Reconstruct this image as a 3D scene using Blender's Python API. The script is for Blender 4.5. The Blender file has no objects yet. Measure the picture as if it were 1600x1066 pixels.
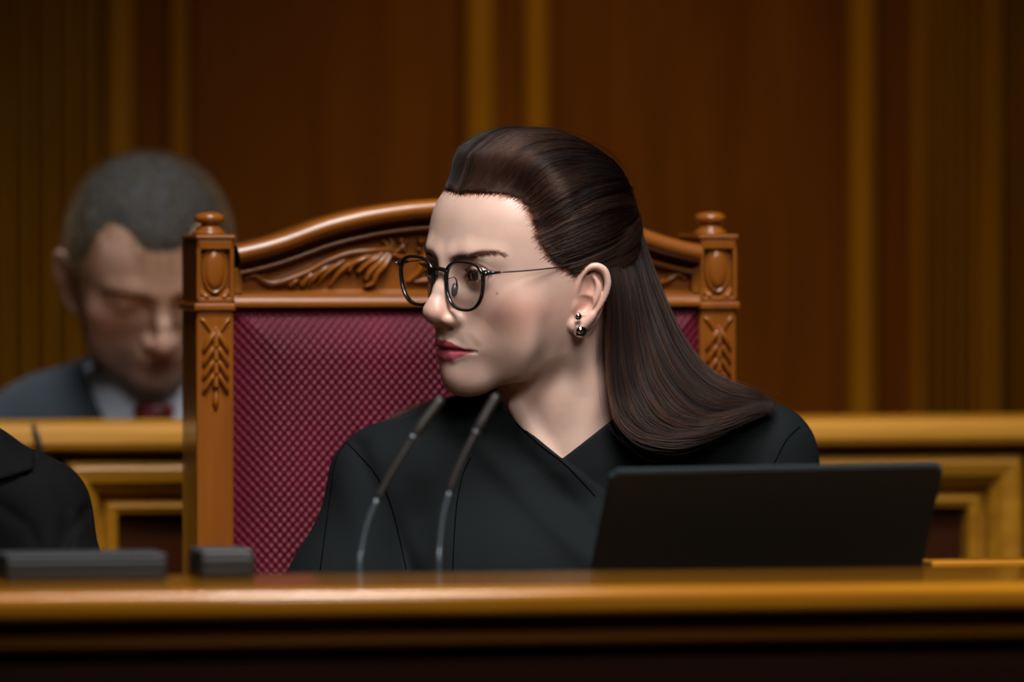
import bpy, bmesh, math, random
import numpy as np
from mathutils import Vector, Matrix, Euler

# ------------------------------------------------------------------ camera, world, lights, exposure
SC = bpy.context.scene
COL = SC.collection
FPX = 10909.0                      # focal length in pixels of the 1600x1066 frame
CAMZ = 1.25
PITCH = math.atan(199.0 / FPX)     # horizon sits at y = 334
ALPHA = math.radians(11.5)         # the room is turned this much against the view
cam_d = bpy.data.cameras.new('camera')
cam = bpy.data.objects.new('camera', cam_d); COL.objects.link(cam)
cam.location = (0, 0, CAMZ)
cam.rotation_euler = (math.pi / 2 - PITCH, 0, 0)
cam_d.sensor_width = 36.0
cam_d.lens = FPX * 36.0 / 1600.0
cam_d.clip_start = 0.1; cam_d.clip_end = 60
cam_d.dof.use_dof = True
cam_d.dof.focus_distance = 5.93
cam_d.dof.aperture_fstop = cam_d.lens / 66.0
cam_d.dof.aperture_blades = 0
SC.camera = cam

SC.view_settings.view_transform = 'Standard'
SC.view_settings.look = 'None'
SC.view_settings.gamma = 1.0
SC.view_settings.use_curve_mapping = False
SC.view_settings.exposure = 0.0

W = bpy.data.worlds.new('chamber_air'); SC.world = W
W.use_nodes = True
W.node_tree.nodes['Background'].inputs[0].default_value = (0.75, 0.72, 0.70, 1)
W.node_tree.nodes['Background'].inputs[1].default_value = 0.006

def aim_light(name, loc, target, kind, energy, color, size=1.0, size_y=None, spot=None, blend=0.6):
    d = bpy.data.lights.new(name, kind)
    d.energy = energy; d.color = color
    if kind == 'AREA':
        d.size = size
        if size_y: d.shape = 'RECTANGLE'; d.size_y = size_y
    if kind == 'SPOT':
        d.spot_size = math.radians(spot); d.spot_blend = blend; d.shadow_soft_size = size
    o = bpy.data.objects.new(name, d); COL.objects.link(o)
    o.location = loc
    o.rotation_euler = (Vector(target) - Vector(loc)).to_track_quat('-Z', 'Y').to_euler()
    return o

# ceiling softlights over the presidium and rear, plus added fill, rail, desk and wall lamps
key = aim_light('ceiling_softlight', (0.22, 4.45, 3.85), (0.05, 5.98, 1.22), 'AREA', 9.6, (1.0, 0.965, 0.93), 1.3, 1.3)
key.data.spread = math.radians(34)
fill = aim_light('added_face_fill', (0.55, 3.3, 2.9), (0.06, 6.0, 1.16), 'AREA', 2.3, (1.0, 0.965, 0.94), 1.5, 1.3)  # added fill lifting the face, in place of bounce from the hall
fill.data.spread = math.radians(26)
rear = aim_light('rear_softlight', (-0.50, 6.20, 3.6), (-0.42, 6.95, 1.0), 'AREA', 2.0, (0.88, 0.94, 1.0), 0.8, 0.5)
rear.data.spread = math.radians(38)
bench = aim_light('added_rail_light', (0.70, 6.15, 3.5), (0.52, 6.72, 1.0), 'AREA', 1.1, (1.0, 0.86, 0.66), 0.5, 0.3)  # added lamp to brighten the right end of the bench rail
bench.data.spread = math.radians(36)
over = aim_light('added_desk_light', (0.1, 4.75, 3.7), (0.1, 5.15, 0.95), 'AREA', 9.0, (1.0, 0.95, 0.88), 2.8, 0.08)  # added thin strip that draws the highlight line along the desk edge
over.data.spread = math.radians(40)
aim_light('added_wall_spot', (0.16, 6.6, 3.4), (0.16, 7.95, 0.45), 'SPOT', 150, (1.0, 0.76, 0.46), 0.25, spot=35, blend=1.0)  # added spot, cone edge set so the panelling darkens upwards and sideways

def P(px, py, d):
    """world point seen at pixel (px, py) of the 1600x1066 frame at camera depth d"""
    v = Vector(((px - 800.0) / FPX * d, (533.0 - py) / FPX * d, -d))
    return cam.rotation_euler.to_matrix() @ v + cam.location

# ------------------------------------------------------------------ object helpers
def link(o, parent=None):
    COL.objects.link(o)
    if parent is not None: o.parent = parent
    return o
def mesh_obj(name, verts, faces, mat=None, parent=None, smooth=True):
    me = bpy.data.meshes.new(name)
    if isinstance(verts, np.ndarray):
        v = np.ascontiguousarray(verts, dtype=np.float32); f = np.ascontiguousarray(faces, dtype=np.int32)
        n = f.shape[1]
        me.vertices.add(len(v)); me.vertices.foreach_set('co', v.ravel())
        me.loops.add(f.size); me.loops.foreach_set('vertex_index', f.ravel())
        me.polygons.add(len(f))
        me.polygons.foreach_set('loop_start', np.arange(0, f.size, n, dtype=np.int32))
        me.polygons.foreach_set('loop_total', np.full(len(f), n, dtype=np.int32))
        me.update(calc_edges=True); me.validate()
    else:
        me.from_pydata([tuple(v) for v in verts], [], faces); me.update()
    if smooth: me.polygons.foreach_set('use_smooth', np.ones(len(me.polygons), dtype=bool))
    if mat is not None: me.materials.append(mat)
    return link(bpy.data.objects.new(name, me), parent)
def bm_obj(name, bm, mat=None, parent=None, smooth=False):
    me = bpy.data.meshes.new(name); bm.to_mesh(me); bm.free()
    if smooth: me.polygons.foreach_set('use_smooth', np.ones(len(me.polygons), dtype=bool))
    if mat is not None: me.materials.append(mat)
    return link(bpy.data.objects.new(name, me), parent)
def empty(name, loc=(0, 0, 0), rz=0.0, parent=None):
    o = bpy.data.objects.new(name, None); o.empty_display_size = 0.05
    link(o, parent); o.location = loc; o.rotation_euler = (0, 0, rz)
    return o
def tag(o, label=None, cat=None, group=None, kind=None):
    if label: o['label'] = label
    if cat: o['category'] = cat
    if group: o['group'] = group
    if kind: o['kind'] = kind
    return o
def box_bm(sx, sy, sz, c=(0, 0, 0), bevel=0.0, seg=2):
    bm = bmesh.new()
    bmesh.ops.create_cube(bm, size=1.0)
    bmesh.ops.scale(bm, vec=(sx, sy, sz), verts=bm.verts)
    if bevel > 0: bmesh.ops.bevel(bm, geom=bm.edges[:], offset=bevel, segments=seg, affect='EDGES', profile=0.5)
    bmesh.ops.translate(bm, vec=c, verts=bm.verts)
    return bm
def join_bm(a, b):
    me = bpy.data.meshes.new('tmp'); b.to_mesh(me); b.free(); a.from_mesh(me); bpy.data.meshes.remove(me); return a
def tube(name, pts, rad, mat, parent=None, seg=10, cap=True):
    """round tube along a polyline; rad is a number or a list"""
    pts = [Vector(p) for p in pts]; n = len(pts)
    if not hasattr(rad, '__len__'): rad = [rad] * n
    vs, fs = [], []
    t0 = (pts[1] - pts[0]).normalized()
    up = Vector((0, 0, 1)) if abs(t0.z) < 0.9 else Vector((1, 0, 0))
    nrm = t0.cross(up).normalized()
    for i, p in enumerate(pts):
        t = (pts[min(i + 1, n - 1)] - pts[max(i - 1, 0)]).normalized()
        nrm = (nrm - t * nrm.dot(t)).normalized(); b = t.cross(nrm)
        for k in range(seg):
            a = 2 * math.pi * k / seg
            vs.append(p + (nrm * math.cos(a) + b * math.sin(a)) * rad[i])
    for i in range(n - 1):
        for k in range(seg):
            k2 = (k + 1) % seg
            fs.append((i * seg + k, i * seg + k2, (i + 1) * seg + k2, (i + 1) * seg + k))
    if cap:
        fs.append(tuple(range(seg))[::-1]); fs.append(tuple(range((n - 1) * seg, n * seg)))
    return mesh_obj(name, vs, fs, mat, parent)
def spline(pts, n):
    """Catmull-Rom through pts (lists of floats), n samples"""
    p = np.array(pts, dtype=float); m = len(p)
    q = np.vstack([2 * p[0] - p[1], p, 2 * p[-1] - p[-2]])
    t = np.linspace(0, m - 1, n); i = np.minimum(t.astype(int), m - 2); u = (t - i)[:, None]
    a, b, c, d = q[i], q[i + 1], q[i + 2], q[i + 3]
    return 0.5 * (2 * b + (c - a) * u + (2 * a - 5 * b + 4 * c - d) * u ** 2 + (3 * b - a - 3 * c + d) * u ** 3)
def lathe_bm(prof, seg=24):
    """profile [(r, z)...] turned about z"""
    bm = bmesh.new(); rings = []
    for r, z in prof:
        rings.append([bm.verts.new((r * math.cos(2 * math.pi * k / seg), r * math.sin(2 * math.pi * k / seg), z)) for k in range(seg)])
    for a, b in zip(rings, rings[1:]):
        for k in range(seg): bm.faces.new((a[k], a[(k + 1) % seg], b[(k + 1) % seg], b[k]))
    bm.faces.new(rings[0][::-1]); bm.faces.new(rings[-1])
    return bm
def prism_bm(prof, x0, x1):
    """closed profile [(y, z)...] extruded along x"""
    bm = bmesh.new()
    a = [bm.verts.new((x0, y, z)) for y, z in prof]; b = [bm.verts.new((x1, y, z)) for y, z in prof]
    n = len(prof)
    for i in range(n): bm.faces.new((a[i], a[(i + 1) % n], b[(i + 1) % n], b[i]))
    bm.faces.new(a[::-1]); bm.faces.new(b)
    bmesh.ops.recalc_face_normals(bm, faces=bm.faces)
    return bm

# ------------------------------------------------------------------ materials
def new_mat(name):
    m = bpy.data.materials.new(name); m.use_nodes = True
    nt = m.node_tree; b = nt.nodes['Principled BSDF']
    return m, nt, b
def N(nt, typ, **kw):
    n = nt.nodes.new(typ)
    for k, v in kw.items(): setattr(n, k, v)
    return n
def plain(name, col, rough=0.5, metal=0.0, spec=0.5, coat=0.0, sheen=0.0, bump=None):
    m, nt, b = new_mat(name)
    b.inputs['Base Color'].default_value = (*col, 1); b.inputs['Roughness'].default_value = rough
    b.inputs['Metallic'].default_value = metal; b.inputs['Specular IOR Level'].default_value = spec
    b.inputs['Coat Weight'].default_value = coat; b.inputs['Sheen Weight'].default_value = sheen
    if bump:
        tc = N(nt, 'ShaderNodeTexCoord'); nz = N(nt, 'ShaderNodeTexNoise'); bp = N(nt, 'ShaderNodeBump')
        nz.inputs['Scale'].default_value = bump[0]; nz.inputs['Detail'].default_value = 4
        bp.inputs['Strength'].default_value = bump[1]; bp.inputs['Distance'].default_value = bump[2]
        nt.links.new(tc.outputs['Object'], nz.inputs['Vector']); nt.links.new(nz.outputs[0], bp.inputs['Height'])
        nt.links.new(bp.outputs[0], b.inputs['Normal'])
    return m
def wood(name, c1, c2, rough=0.3, coat=0.4, axis='X', scale=9.0, spec=0.3):
    m, nt, b = new_mat(name)
    tc = N(nt, 'ShaderNodeTexCoord'); mp = N(nt, 'ShaderNodeMapping')
    s = [scale * 6] * 3; s['XYZ'.index(axis)] = scale * 0.45
    mp.inputs['Scale'].default_value = s
    nz = N(nt, 'ShaderNodeTexNoise'); nz.inputs['Scale'].default_value = 1.0; nz.inputs['Detail'].default_value = 6; nz.inputs['Distortion'].default_value = 0.6
    rp = N(nt, 'ShaderNodeValToRGB')
    rp.color_ramp.elements[0].position = 0.3; rp.color_ramp.elements[0].color = (*c1, 1)
    rp.color_ramp.elements[1].position = 0.72; rp.color_ramp.elements[1].color = (*c2, 1)
    nt.links.new(tc.outputs['Object'], mp.inputs[0]); nt.links.new(mp.outputs[0], nz.inputs['Vector'])
    nt.links.new(nz.outputs[0], rp.inputs[0]); nt.links.new(rp.outputs[0], b.inputs['Base Color'])
    b.inputs['Roughness'].default_value = rough; b.inputs['Coat Weight'].default_value = coat; b.inputs['Coat Roughness'].default_value = 0.08
    b.inputs['Specular IOR Level'].default_value = spec
    return m
# ------------------------------------------------------------------ implicit shapes (millimetres) and their meshing
F32 = np.float32
def smin(a, b, k):
    h = np.maximum(k - np.abs(a - b), 0) / k
    return np.minimum(a, b) - h * h * k * 0.25
def smax(a, b, k): return -smin(-a, -b, k)
def nrm2(q): return np.einsum('ij,ij->i', q, q)
def sph(p, c, r): return np.sqrt(nrm2(p - np.array(c, F32))) - r
def ell(p, c, r):
    q = (p - np.array(c, F32)); r = np.array(r, F32)
    k0 = np.sqrt(nrm2(q / r)); k1 = np.sqrt(nrm2(q / (r * r))) + 1e-9
    return k0 * (k0 - 1) / k1
def cone(p, a, b, ra, rb):
    a = np.array(a, F32); b = np.array(b, F32); ab = b - a
    pa = p - a; l = pa @ ab; L = ab @ ab
    t = np.clip(l / L, 0, 1)
    return np.sqrt(np.maximum(nrm2(pa) - 2 * t * l + t * t * L, 0)) - (ra + (rb - ra) * t)
def chain(p, pts, rad, k=0.0):
    d = None
    for i in range(len(pts) - 1):
        e = cone(p, pts[i], pts[i + 1], rad[i], rad[i + 1])
        d = e if d is None else (np.minimum(d, e) if k <= 0 else smin(d, e, k))
    return d
def near(p, c, R): return np.nonzero(nrm2(p - np.array(c, F32)) < R * R)[0]
def sstep(a, b, x):
    t = np.clip((x - a) / (b - a), 0, 1); return t * t * (3 - 2 * t)
def lut(x, xs, ys):
    """smooth table look-up (cubic, resampled)"""
    xs = np.array(xs, float); ys = np.array(ys, float)
    o = np.argsort(xs); xs, ys = xs[o], ys[o]
    m = np.gradient(ys, xs); xx = np.linspace(xs[0], xs[-1], 400)
    i = np.clip(np.searchsorted(xs, xx) - 1, 0, len(xs) - 2); h = xs[i + 1] - xs[i]; t = (xx - xs[i]) / h
    yy = (2 * t**3 - 3 * t**2 + 1) * ys[i] + (t**3 - 2 * t**2 + t) * h * m[i] + (-2 * t**3 + 3 * t**2) * ys[i + 1] + (t**3 - t**2) * h * m[i + 1]
    return np.interp(x, xx, yy).astype(F32)

def mesh_sdf(f, lo, hi, h, newton=2, slack=1.7):
    """surface nets on a sparse grid; returns vertices (mm) and quads"""
    B = 8
    lo = np.array(lo, float); nb = np.ceil((np.array(hi, float) - lo) / (h * B)).astype(int)
    ax = [lo[i] + (np.arange(nb[i]) + 0.5) * h * B for i in range(3)]
    g = np.stack(np.meshgrid(*ax, indexing='ij'), -1).reshape(-1, 3).astype(F32)
    fc = f(g)
    act = np.nonzero(np.abs(fc) < h * B * 0.87 * slack)[0]
    n = nb * B
    sgn = np.repeat(np.repeat(np.repeat((fc < 0).reshape(nb), B, 0), B, 1), B, 2)
    val = np.where(sgn, F32(-99), F32(99)).astype(F32)
    bi = np.stack(np.unravel_index(act, nb), -1)
    loc = np.stack(np.meshgrid(*[np.arange(B)] * 3, indexing='ij'), -1).reshape(-1, 3)
    for s in range(0, len(bi), 3000):
        ii = (bi[s:s + 3000, None, :] * B + loc[None]).reshape(-1, 3)
        val[ii[:, 0], ii[:, 1], ii[:, 2]] = f((lo + (ii + 0.5) * h).astype(F32))
    neg = val < 0
    cnt = np.zeros(np.array(n) - 1, np.uint8)
    offs = [(i, j, k) for i in (0, 1) for j in (0, 1) for k in (0, 1)]
    for i, j, k in offs: cnt += neg[i:n[0] - 1 + i, j:n[1] - 1 + j, k:n[2] - 1 + k]
    cells = np.stack(np.nonzero((cnt > 0) & (cnt < 8)), -1)
    del cnt
    cid = -np.ones(np.array(n) - 1, np.int32); cid[cells[:, 0], cells[:, 1], cells[:, 2]] = np.arange(len(cells))
    cv = {o: val[cells[:, 0] + o[0], cells[:, 1] + o[1], cells[:, 2] + o[2]] for o in offs}
    acc = np.zeros((len(cells), 3)); num = np.zeros(len(cells))
    for a in offs:
        for d in range(3):
            if a[d] == 1: continue
            b = list(a); b[d] = 1; b = tuple(b)
            m = (cv[a] < 0) != (cv[b] < 0)
            den = cv[a] - cv[b]; t = np.where(m, cv[a] / np.where(den == 0, 1, den), 0)
            pt = np.tile(np.array(a, float), (len(cells), 1)); pt[:, d] = t
            acc += pt * m[:, None]; num += m
    v = lo + (cells + 0.5 + acc / num[:, None]) * h
    quads = []
    for d in range(3):
        e1, e2 = [(1, 2), (2, 0), (0, 1)][d]
        s0 = [slice(None)] * 3; s1 = [slice(None)] * 3; s0[d] = slice(0, n[d] - 1); s1[d] = slice(1, n[d])
        A = neg[tuple(s0)]; Bm = neg[tuple(s1)]
        e = np.stack(np.nonzero(A != Bm), -1); fl = A[e[:, 0], e[:, 1], e[:, 2]]
        ok = (e[:, e1] > 0) & (e[:, e2] > 0) & (e[:, e1] < n[e1] - 1) & (e[:, e2] < n[e2] - 1)
        e, fl = e[ok], fl[ok]
        def c(o1, o2):
            q = e.copy(); q[:, e1] += o1; q[:, e2] += o2; return cid[q[:, 0], q[:, 1], q[:, 2]]
        q = np.stack([c(-1, -1), c(0, -1), c(0, 0), c(-1, 0)], -1)
        q[~fl] = q[~fl][:, ::-1]
        quads.append(q)
    q = np.concatenate(quads); q = q[(q >= 0).all(1)]
    for _ in range(newton):
        p = v.astype(F32); f0 = f(p); g = np.zeros_like(v); e = 0.25 * h
        for d in range(3):
            pp = p.copy(); pp[:, d] += e; g[:, d] = (f(pp) - f0) / e
        s = f0[:, None] * g / np.maximum((g ** 2).sum(1), 0.05)[:, None]
        l = np.sqrt((s ** 2).sum(1)); s *= np.minimum(1, 0.6 * h / np.maximum(l, 1e-9))[:, None]
        v = v - s
    return v, q
def set_colors(o, rgb, name='tint'):
    a = o.data.attributes.new(name, 'FLOAT_COLOR', 'POINT')
    c = np.ones((len(rgb), 4), F32); c[:, :3] = rgb; a.data.foreach_set('color', c.ravel())
def set_float(o, x, name):
    a = o.data.attributes.new(name, 'FLOAT', 'POINT'); a.data.foreach_set('value', np.ascontiguousarray(x, F32))

# ------------------------------------------------------------------ a human head in its own frame (mm)
# x: the person's left, y: forward, z: up; origin midway between the ears
Z_T = [104, 84, 64, 44, 25, 8, -8, -22, -38, -50, -62, -74, -90]
class Head:
    def __init__(s, male=False, lid=1.0):
        s.male = male; s.lid = lid
        s.YF = np.array([66, 72, 77, 81.5, 81.5, 80, 78.5, 76.5, 74, 71.5, 70.5, 70, 66], float)
        s.WD = np.array([52, 62, 66, 66, 66.5, 67.5, 67, 65, 61, 57, 52, 46, 38], float)
        s.NE = np.array([2.25, 2.3, 2.35, 2.35, 2.3, 2.25, 2.25, 2.25, 2.2, 2.15, 2.1, 2.05, 2.0], float)
        s.eye = np.array((31.5, 66.5, 25.0)); s.er = 12.0
        s.jaw = (-61.0, -0.27)
        if male:
            s.WD = s.WD + np.array([0, 0, 0, 1, 1, 2, 3, 5, 7, 8, 8, 8, 8])
            s.YF = s.YF + np.array([-4, -2, 0, 2, 0, 0, 0, 0, 0, 1, 2, 3, 3])
            s.jaw = (-63.0, -0.29)
    def cranium(s, p):
        q = np.abs(p - np.array((0, -6, 37), F32))
        r = np.array((71.5, 92.0, 90.0), F32)
        back = p[:, 1] < -6
        ry = np.where(back, 92.0, 81.0)
        g = ((q[:, 0] / r[0]) ** 2.25 + (q[:, 1] / ry) ** 2.25 + (q[:, 2] / r[2]) ** 2.25) ** (1 / 2.25)
        return (g - 1) * 84
    def base(s, p):
        """cranium and facial mass with no features"""
        z = p[:, 2]
        w = lut(z, Z_T, s.WD); yf = lut(z, Z_T, s.YF); n = lut(z, Z_T, s.NE)
        y = p[:, 1]; ly = np.where(y > 0, yf, 60.0)
        g = (np.abs(p[:, 0] / w) ** n + np.abs(y / ly) ** n) ** (1 / n)
        f = (g - 1) * 0.85 * w
        f = smax(f, z - 96, 30)
        zj = s.jaw[0] + s.jaw[1] * np.clip(y, -30, 120)
        f = smax(f, (zj - z) * 0.93, 18)
        return smin(f, s.cranium(p), 22)
    def __call__(s, p):
        p = np.asarray(p, F32)
        m = p.copy(); m[:, 0] = np.abs(m[:, 0])
        f = s.base(p)
        male = s.male
        def op(c, R, fn):
            i = near(m, c, R)
            if len(i): f[i] = fn(m[i], f[i])
        # cheekbone, muzzle, chin
        op((46, 48, 4), 80, lambda q, g: smin(g, ell(q, (46, 43.5, 2), (19, 17.5, 17)), 16))
        op((0, 66, -38), 80, lambda q, g: smin(g, ell(q, (0, 62, -34), (29, 25.5, 25)), 16))
        op((0, 66, -66), 75, lambda q, g: smin(g, ell(q, (0, 64.5, -63), (19 if not male else 22, 18, 15)), 20))
        # brow
        op((26, 76, 42), 55, lambda q, g: smin(g, chain(q, [(0, 77.5, 36), (10, 77.5, 38.5), (26, 74, 43), (44, 61, 41)], [4.5, 4.5, 4.5 if not male else 6.5, 4], 4), 14))
        # eye socket
        op((28, 84, 23), 55, lambda q, g: smax(g, -ell(q, (26, 87.5, 25), (18, 13, 11)), 13))
        # cheek below the socket, a touch fuller
        op((36, 56, -8), 75, lambda q, g: smin(g, ell(q, (38, 43, -24), (28, 15, 38)), 16))
        # nose
        k = 1.0 if not male else 1.06
        op((0, 94, 5), 60, lambda q, g: smin(g, chain(q, [(0, 74, 36), (0, 79.5, 26), (0, 88.5 * k, 11), (0, 95.0 * k, -2), (0, 97.0 * k, -6.5)], [6.5, 6.3, 7.0, 8.0, 8.6], 5), 11))
        op((4, 96, -4), 40, lambda q, g: smin(g, sph(q, (3.8, 96.3 * k, -7.5), 7.2), 6))
        op((11, 90, -12), 30, lambda q, g: smin(g, ell(q, (11.6, 84.6, -13.2), (6.6, 11.5, 6.0)), 5.5))
        op((0, 94, -14), 24, lambda q, g: smin(g, chain(q, [(0, 96.0 * k, -12.5), (0, 87.5, -18.5)], [4.2, 4.4]), 5))
        op((6, 94, -16), 16, lambda q, g: smax(g, -ell((q - np.array((6.9, 91.0, -18.8), F32)) @ np.array(((.95, -.3, 0), (.3, .95, 0), (0, 0, 1)), F32), (0, 0, 0), (3.2, 7.0, 4.6)), 1.8))
        # philtrum and nasolabial fold
        op((0, 92, -24), 16, lambda q, g: smax(g, -chain(q, [(0, 93.0, -21), (0, 94.0, -31)], [2.6, 2.4]), 3.5))
        op((26, 84, -24), 30, lambda q, g: smax(g, -chain(q, [(25, 87.5, -22), (28.0, 83.5, -28), (31, 77.5, -36)], [.1, .9, .2]), 7))
        # lips
        def lips(q, g):
            up = chain(q, [(0, 86.0, -35.3), (5.0, 86.2, -34.6), (12, 83.0, -36.2), (18, 78.4, -38.0), (25, 71.8, -39.6)], [4.6, 4.6, 3.8, 2.8, 1.2], 2)
            dn = chain(q, [(0, 83.0, -44.6), (8, 81.8, -44.2), (16, 77.2, -42.6), (24, 71.5, -40.4)], [5.4, 5.2, 3.8, 1.4], 2)
            g = smin(g, up, 4.0)
            g = smin(g, dn, 4.0)
            # parting line
            cut = chain(q, [(0, 91, -39.6), (8, 89, -39.1), (16, 84, -39.5), (23, 78, -40.0), (28, 74.5, -40.8)], [0.9, 0.9, .9, .8, .4])
            return smax(g, -cut, 3.0)
        op((8, 84, -40), 34, lips)
        # lids: a shell over the eyeball, cut by the almond opening
        def lids(q, g):
            e = s.eye
            g = smin(g, sph(q, e, s.er + 1.5), 5)
            t = np.clip((q[:, 0] - 31.3) / 13.2, -1, 1)
            a = np.sqrt(np.maximum(1 - t * t, 0))
            zu = e[2] + 0.8 * t + (4.6 * s.lid) * a ** 1.3 - (1 - s.lid) * 3.4 * a
            zl = e[2] + 0.8 * t - 4.2 * a ** 1.4
            cr = np.abs(q[:, 2] - (zu + 4.4 - 1.0 * t * t))
            g = g + 1.2 * np.exp(-(cr / 1.3) ** 2) * (q[:, 1] > e[1]) * sstep(1.35, 0.8, np.abs((q[:, 0] - 31.3) / 13.2))
            o = np.maximum(np.maximum(q[:, 2] - zu, zl - q[:, 2]) * 0.9, (np.abs(q[:, 0] - 31.3) - 13.0) * 0.6)
            o = np.maximum(o, e[1] - 2 - q[:, 1])
            g = smax(g, -o, 0.9)
            return np.minimum(g, sph(q, e, s.er - 0.9))
        op(tuple(s.eye), 26, lids)
        # ear
        fl = math.radians(24); x0 = 67.5 if not male else 69.5
        i = near(m, (74, -14, 4), 52)
        if len(i):
            q = m[i]; dx = q[:, 0] - x0; dy = -(q[:, 1] - 1.0)
            a = dy * math.cos(fl) + dx * math.sin(fl); c = dx * math.cos(fl) - dy * math.sin(fl)
            r = np.stack([a - 0.12 * q[:, 2], q[:, 2], c], -1).astype(F32) / (1.0 if not male else 1.1)
            def ch(pts, rad, kk):
                pr = spline([(*a_, b_) for a_, b_ in zip(pts, rad)], len(pts) * 3); return chain(r, pr[:, :3], pr[:, 3], kk)
            plate = ell(r, (15.5, 4, 1.2), (13.5, 26, 2.6))
            e = smin(plate, ch([(1.5, 4, 1.5), (2.5, 12, 3.6), (4.5, 21, 4.6), (10, 28.2, 5.6), (17.5, 29.6, 6.6), (24.5, 25, 7.4), (28, 15, 7.6), (27, 5, 6.8), (23, -5, 5.4), (17, -13.5, 4.2)],
                          [2.2, 2.3, 2.4, 2.6, 2.7, 2.7, 2.6, 2.4, 2.3, 2.6], 1.5), 2.0)
            e = smin(e, ch([(16, 21, 3.4), (20.5, 11, 5.0), (19, 1, 5.0), (14.5, -7, 4.0), (8, -10.5, 3.6)], [2.2, 2.8, 2.9, 2.6, 2.6], 1.5), 2.2)
            e = smin(e, ch([(17, -13.5, 3.2), (10, -20, 2.0), (4.5, -22, 1.2), (0, -17, 0)], [4.6, 5.4, 4.8, 4.0], 2), 3.0)
            e = smin(e, chain(r, [(10, 2.5, 1.5), (3, 5, 2.0)], [1.6, 1.6]), 1.5)
            e = smax(e, -ell(r, (9.5, -2.5, 5.0), (7.6, 8.0, 5.6)), 2.2)
            e = smax(e, -ell(r, (12, 12, 5.6), (5.5, 8.0, 3.8)), 2.0)
            e = smin(e, ell(r, (0.5, -3, 2.0), (4.2, 6.0, 3.6)), 2.2)
            f[i] = smin(f[i], e, 2.2)
        return f
def rot_head(yaw, pitch, roll):
    """matrix head frame -> view frame (u right, d away, v up); yaw turns the face to image left"""
    A = np.array(((1, 0, 0), (0, -1, 0), (0, 0, 1)), float)         # facing the camera
    A = np.array(((1.0, 0, 0), (0, -1.0, 0), (0, 0, 1.0)))
    # the person's left is image right when facing the camera, forward is towards the camera
    cy, sy = math.cos(yaw), math.sin(yaw)
    Y = np.array(((cy, -sy, 0), (sy, cy, 0), (0, 0, 1)))            # turn in head frame coords: forward -> image left
    cp, sp = math.cos(pitch), math.sin(pitch)
    X = np.array(((1, 0, 0), (0, cp, sp), (0, -sp, cp)))            # pitch > 0: face down
    cr, sr = math.cos(roll), math.sin(roll)
    R = np.array(((cr, 0, sr), (0, 1, 0), (-sr, 0, cr)))            # roll about the forward axis
    return A @ Y @ X @ R
# ------------------------------------------------------------------ materials of people
def skin_mat(name, rough=0.40, sss=0.25):
    m, nt, b = new_mat(name)
    at = N(nt, 'ShaderNodeAttribute'); at.attribute_name = 'tint'
    tc = N(nt, 'ShaderNodeTexCoord')
    n1 = N(nt, 'ShaderNodeTexNoise'); n1.inputs['Scale'].default_value = 60; n1.inputs['Detail'].default_value = 5
    mx = N(nt, 'ShaderNodeMixRGB', blend_type='MULTIPLY'); mx.inputs[0].default_value = 0.35
    rp = N(nt, 'ShaderNodeValToRGB')
    rp.color_ramp.elements[0].position = 0.3; rp.color_ramp.elements[0].color = (0.84, 0.74, 0.70, 1)
    rp.color_ramp.elements[1].position = 0.7; rp.color_ramp.elements[1].color = (1, 1, 1, 1)
    n2 = N(nt, 'ShaderNodeTexNoise'); n2.inputs['Scale'].default_value = 900; n2.inputs['Detail'].default_value = 3
    bp = N(nt, 'ShaderNodeBump'); bp.inputs['Strength'].default_value = 0.09; bp.inputs['Distance'].default_value = 0.0006
    L = nt.links.new
    L(tc.outputs['Object'], n1.inputs['Vector']); L(tc.outputs['Object'], n2.inputs['Vector'])
    L(n1.outputs[0], rp.inputs[0]); L(at.outputs['Color'], mx.inputs[1]); L(rp.outputs[0], mx.inputs[2])
    L(mx.outputs[0], b.inputs['Base Color']); L(n2.outputs[0], bp.inputs['Height']); L(bp.outputs[0], b.inputs['Normal'])
    b.inputs['Roughness'].default_value = rough
    b.inputs['Subsurface Weight'].default_value = sss
    b.inputs['Subsurface Radius'].default_value = (1.0, 0.35, 0.2); b.inputs['Subsurface Scale'].default_value = 0.004
    b.inputs['Specular IOR Level'].default_value = 0.45
    return m
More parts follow.
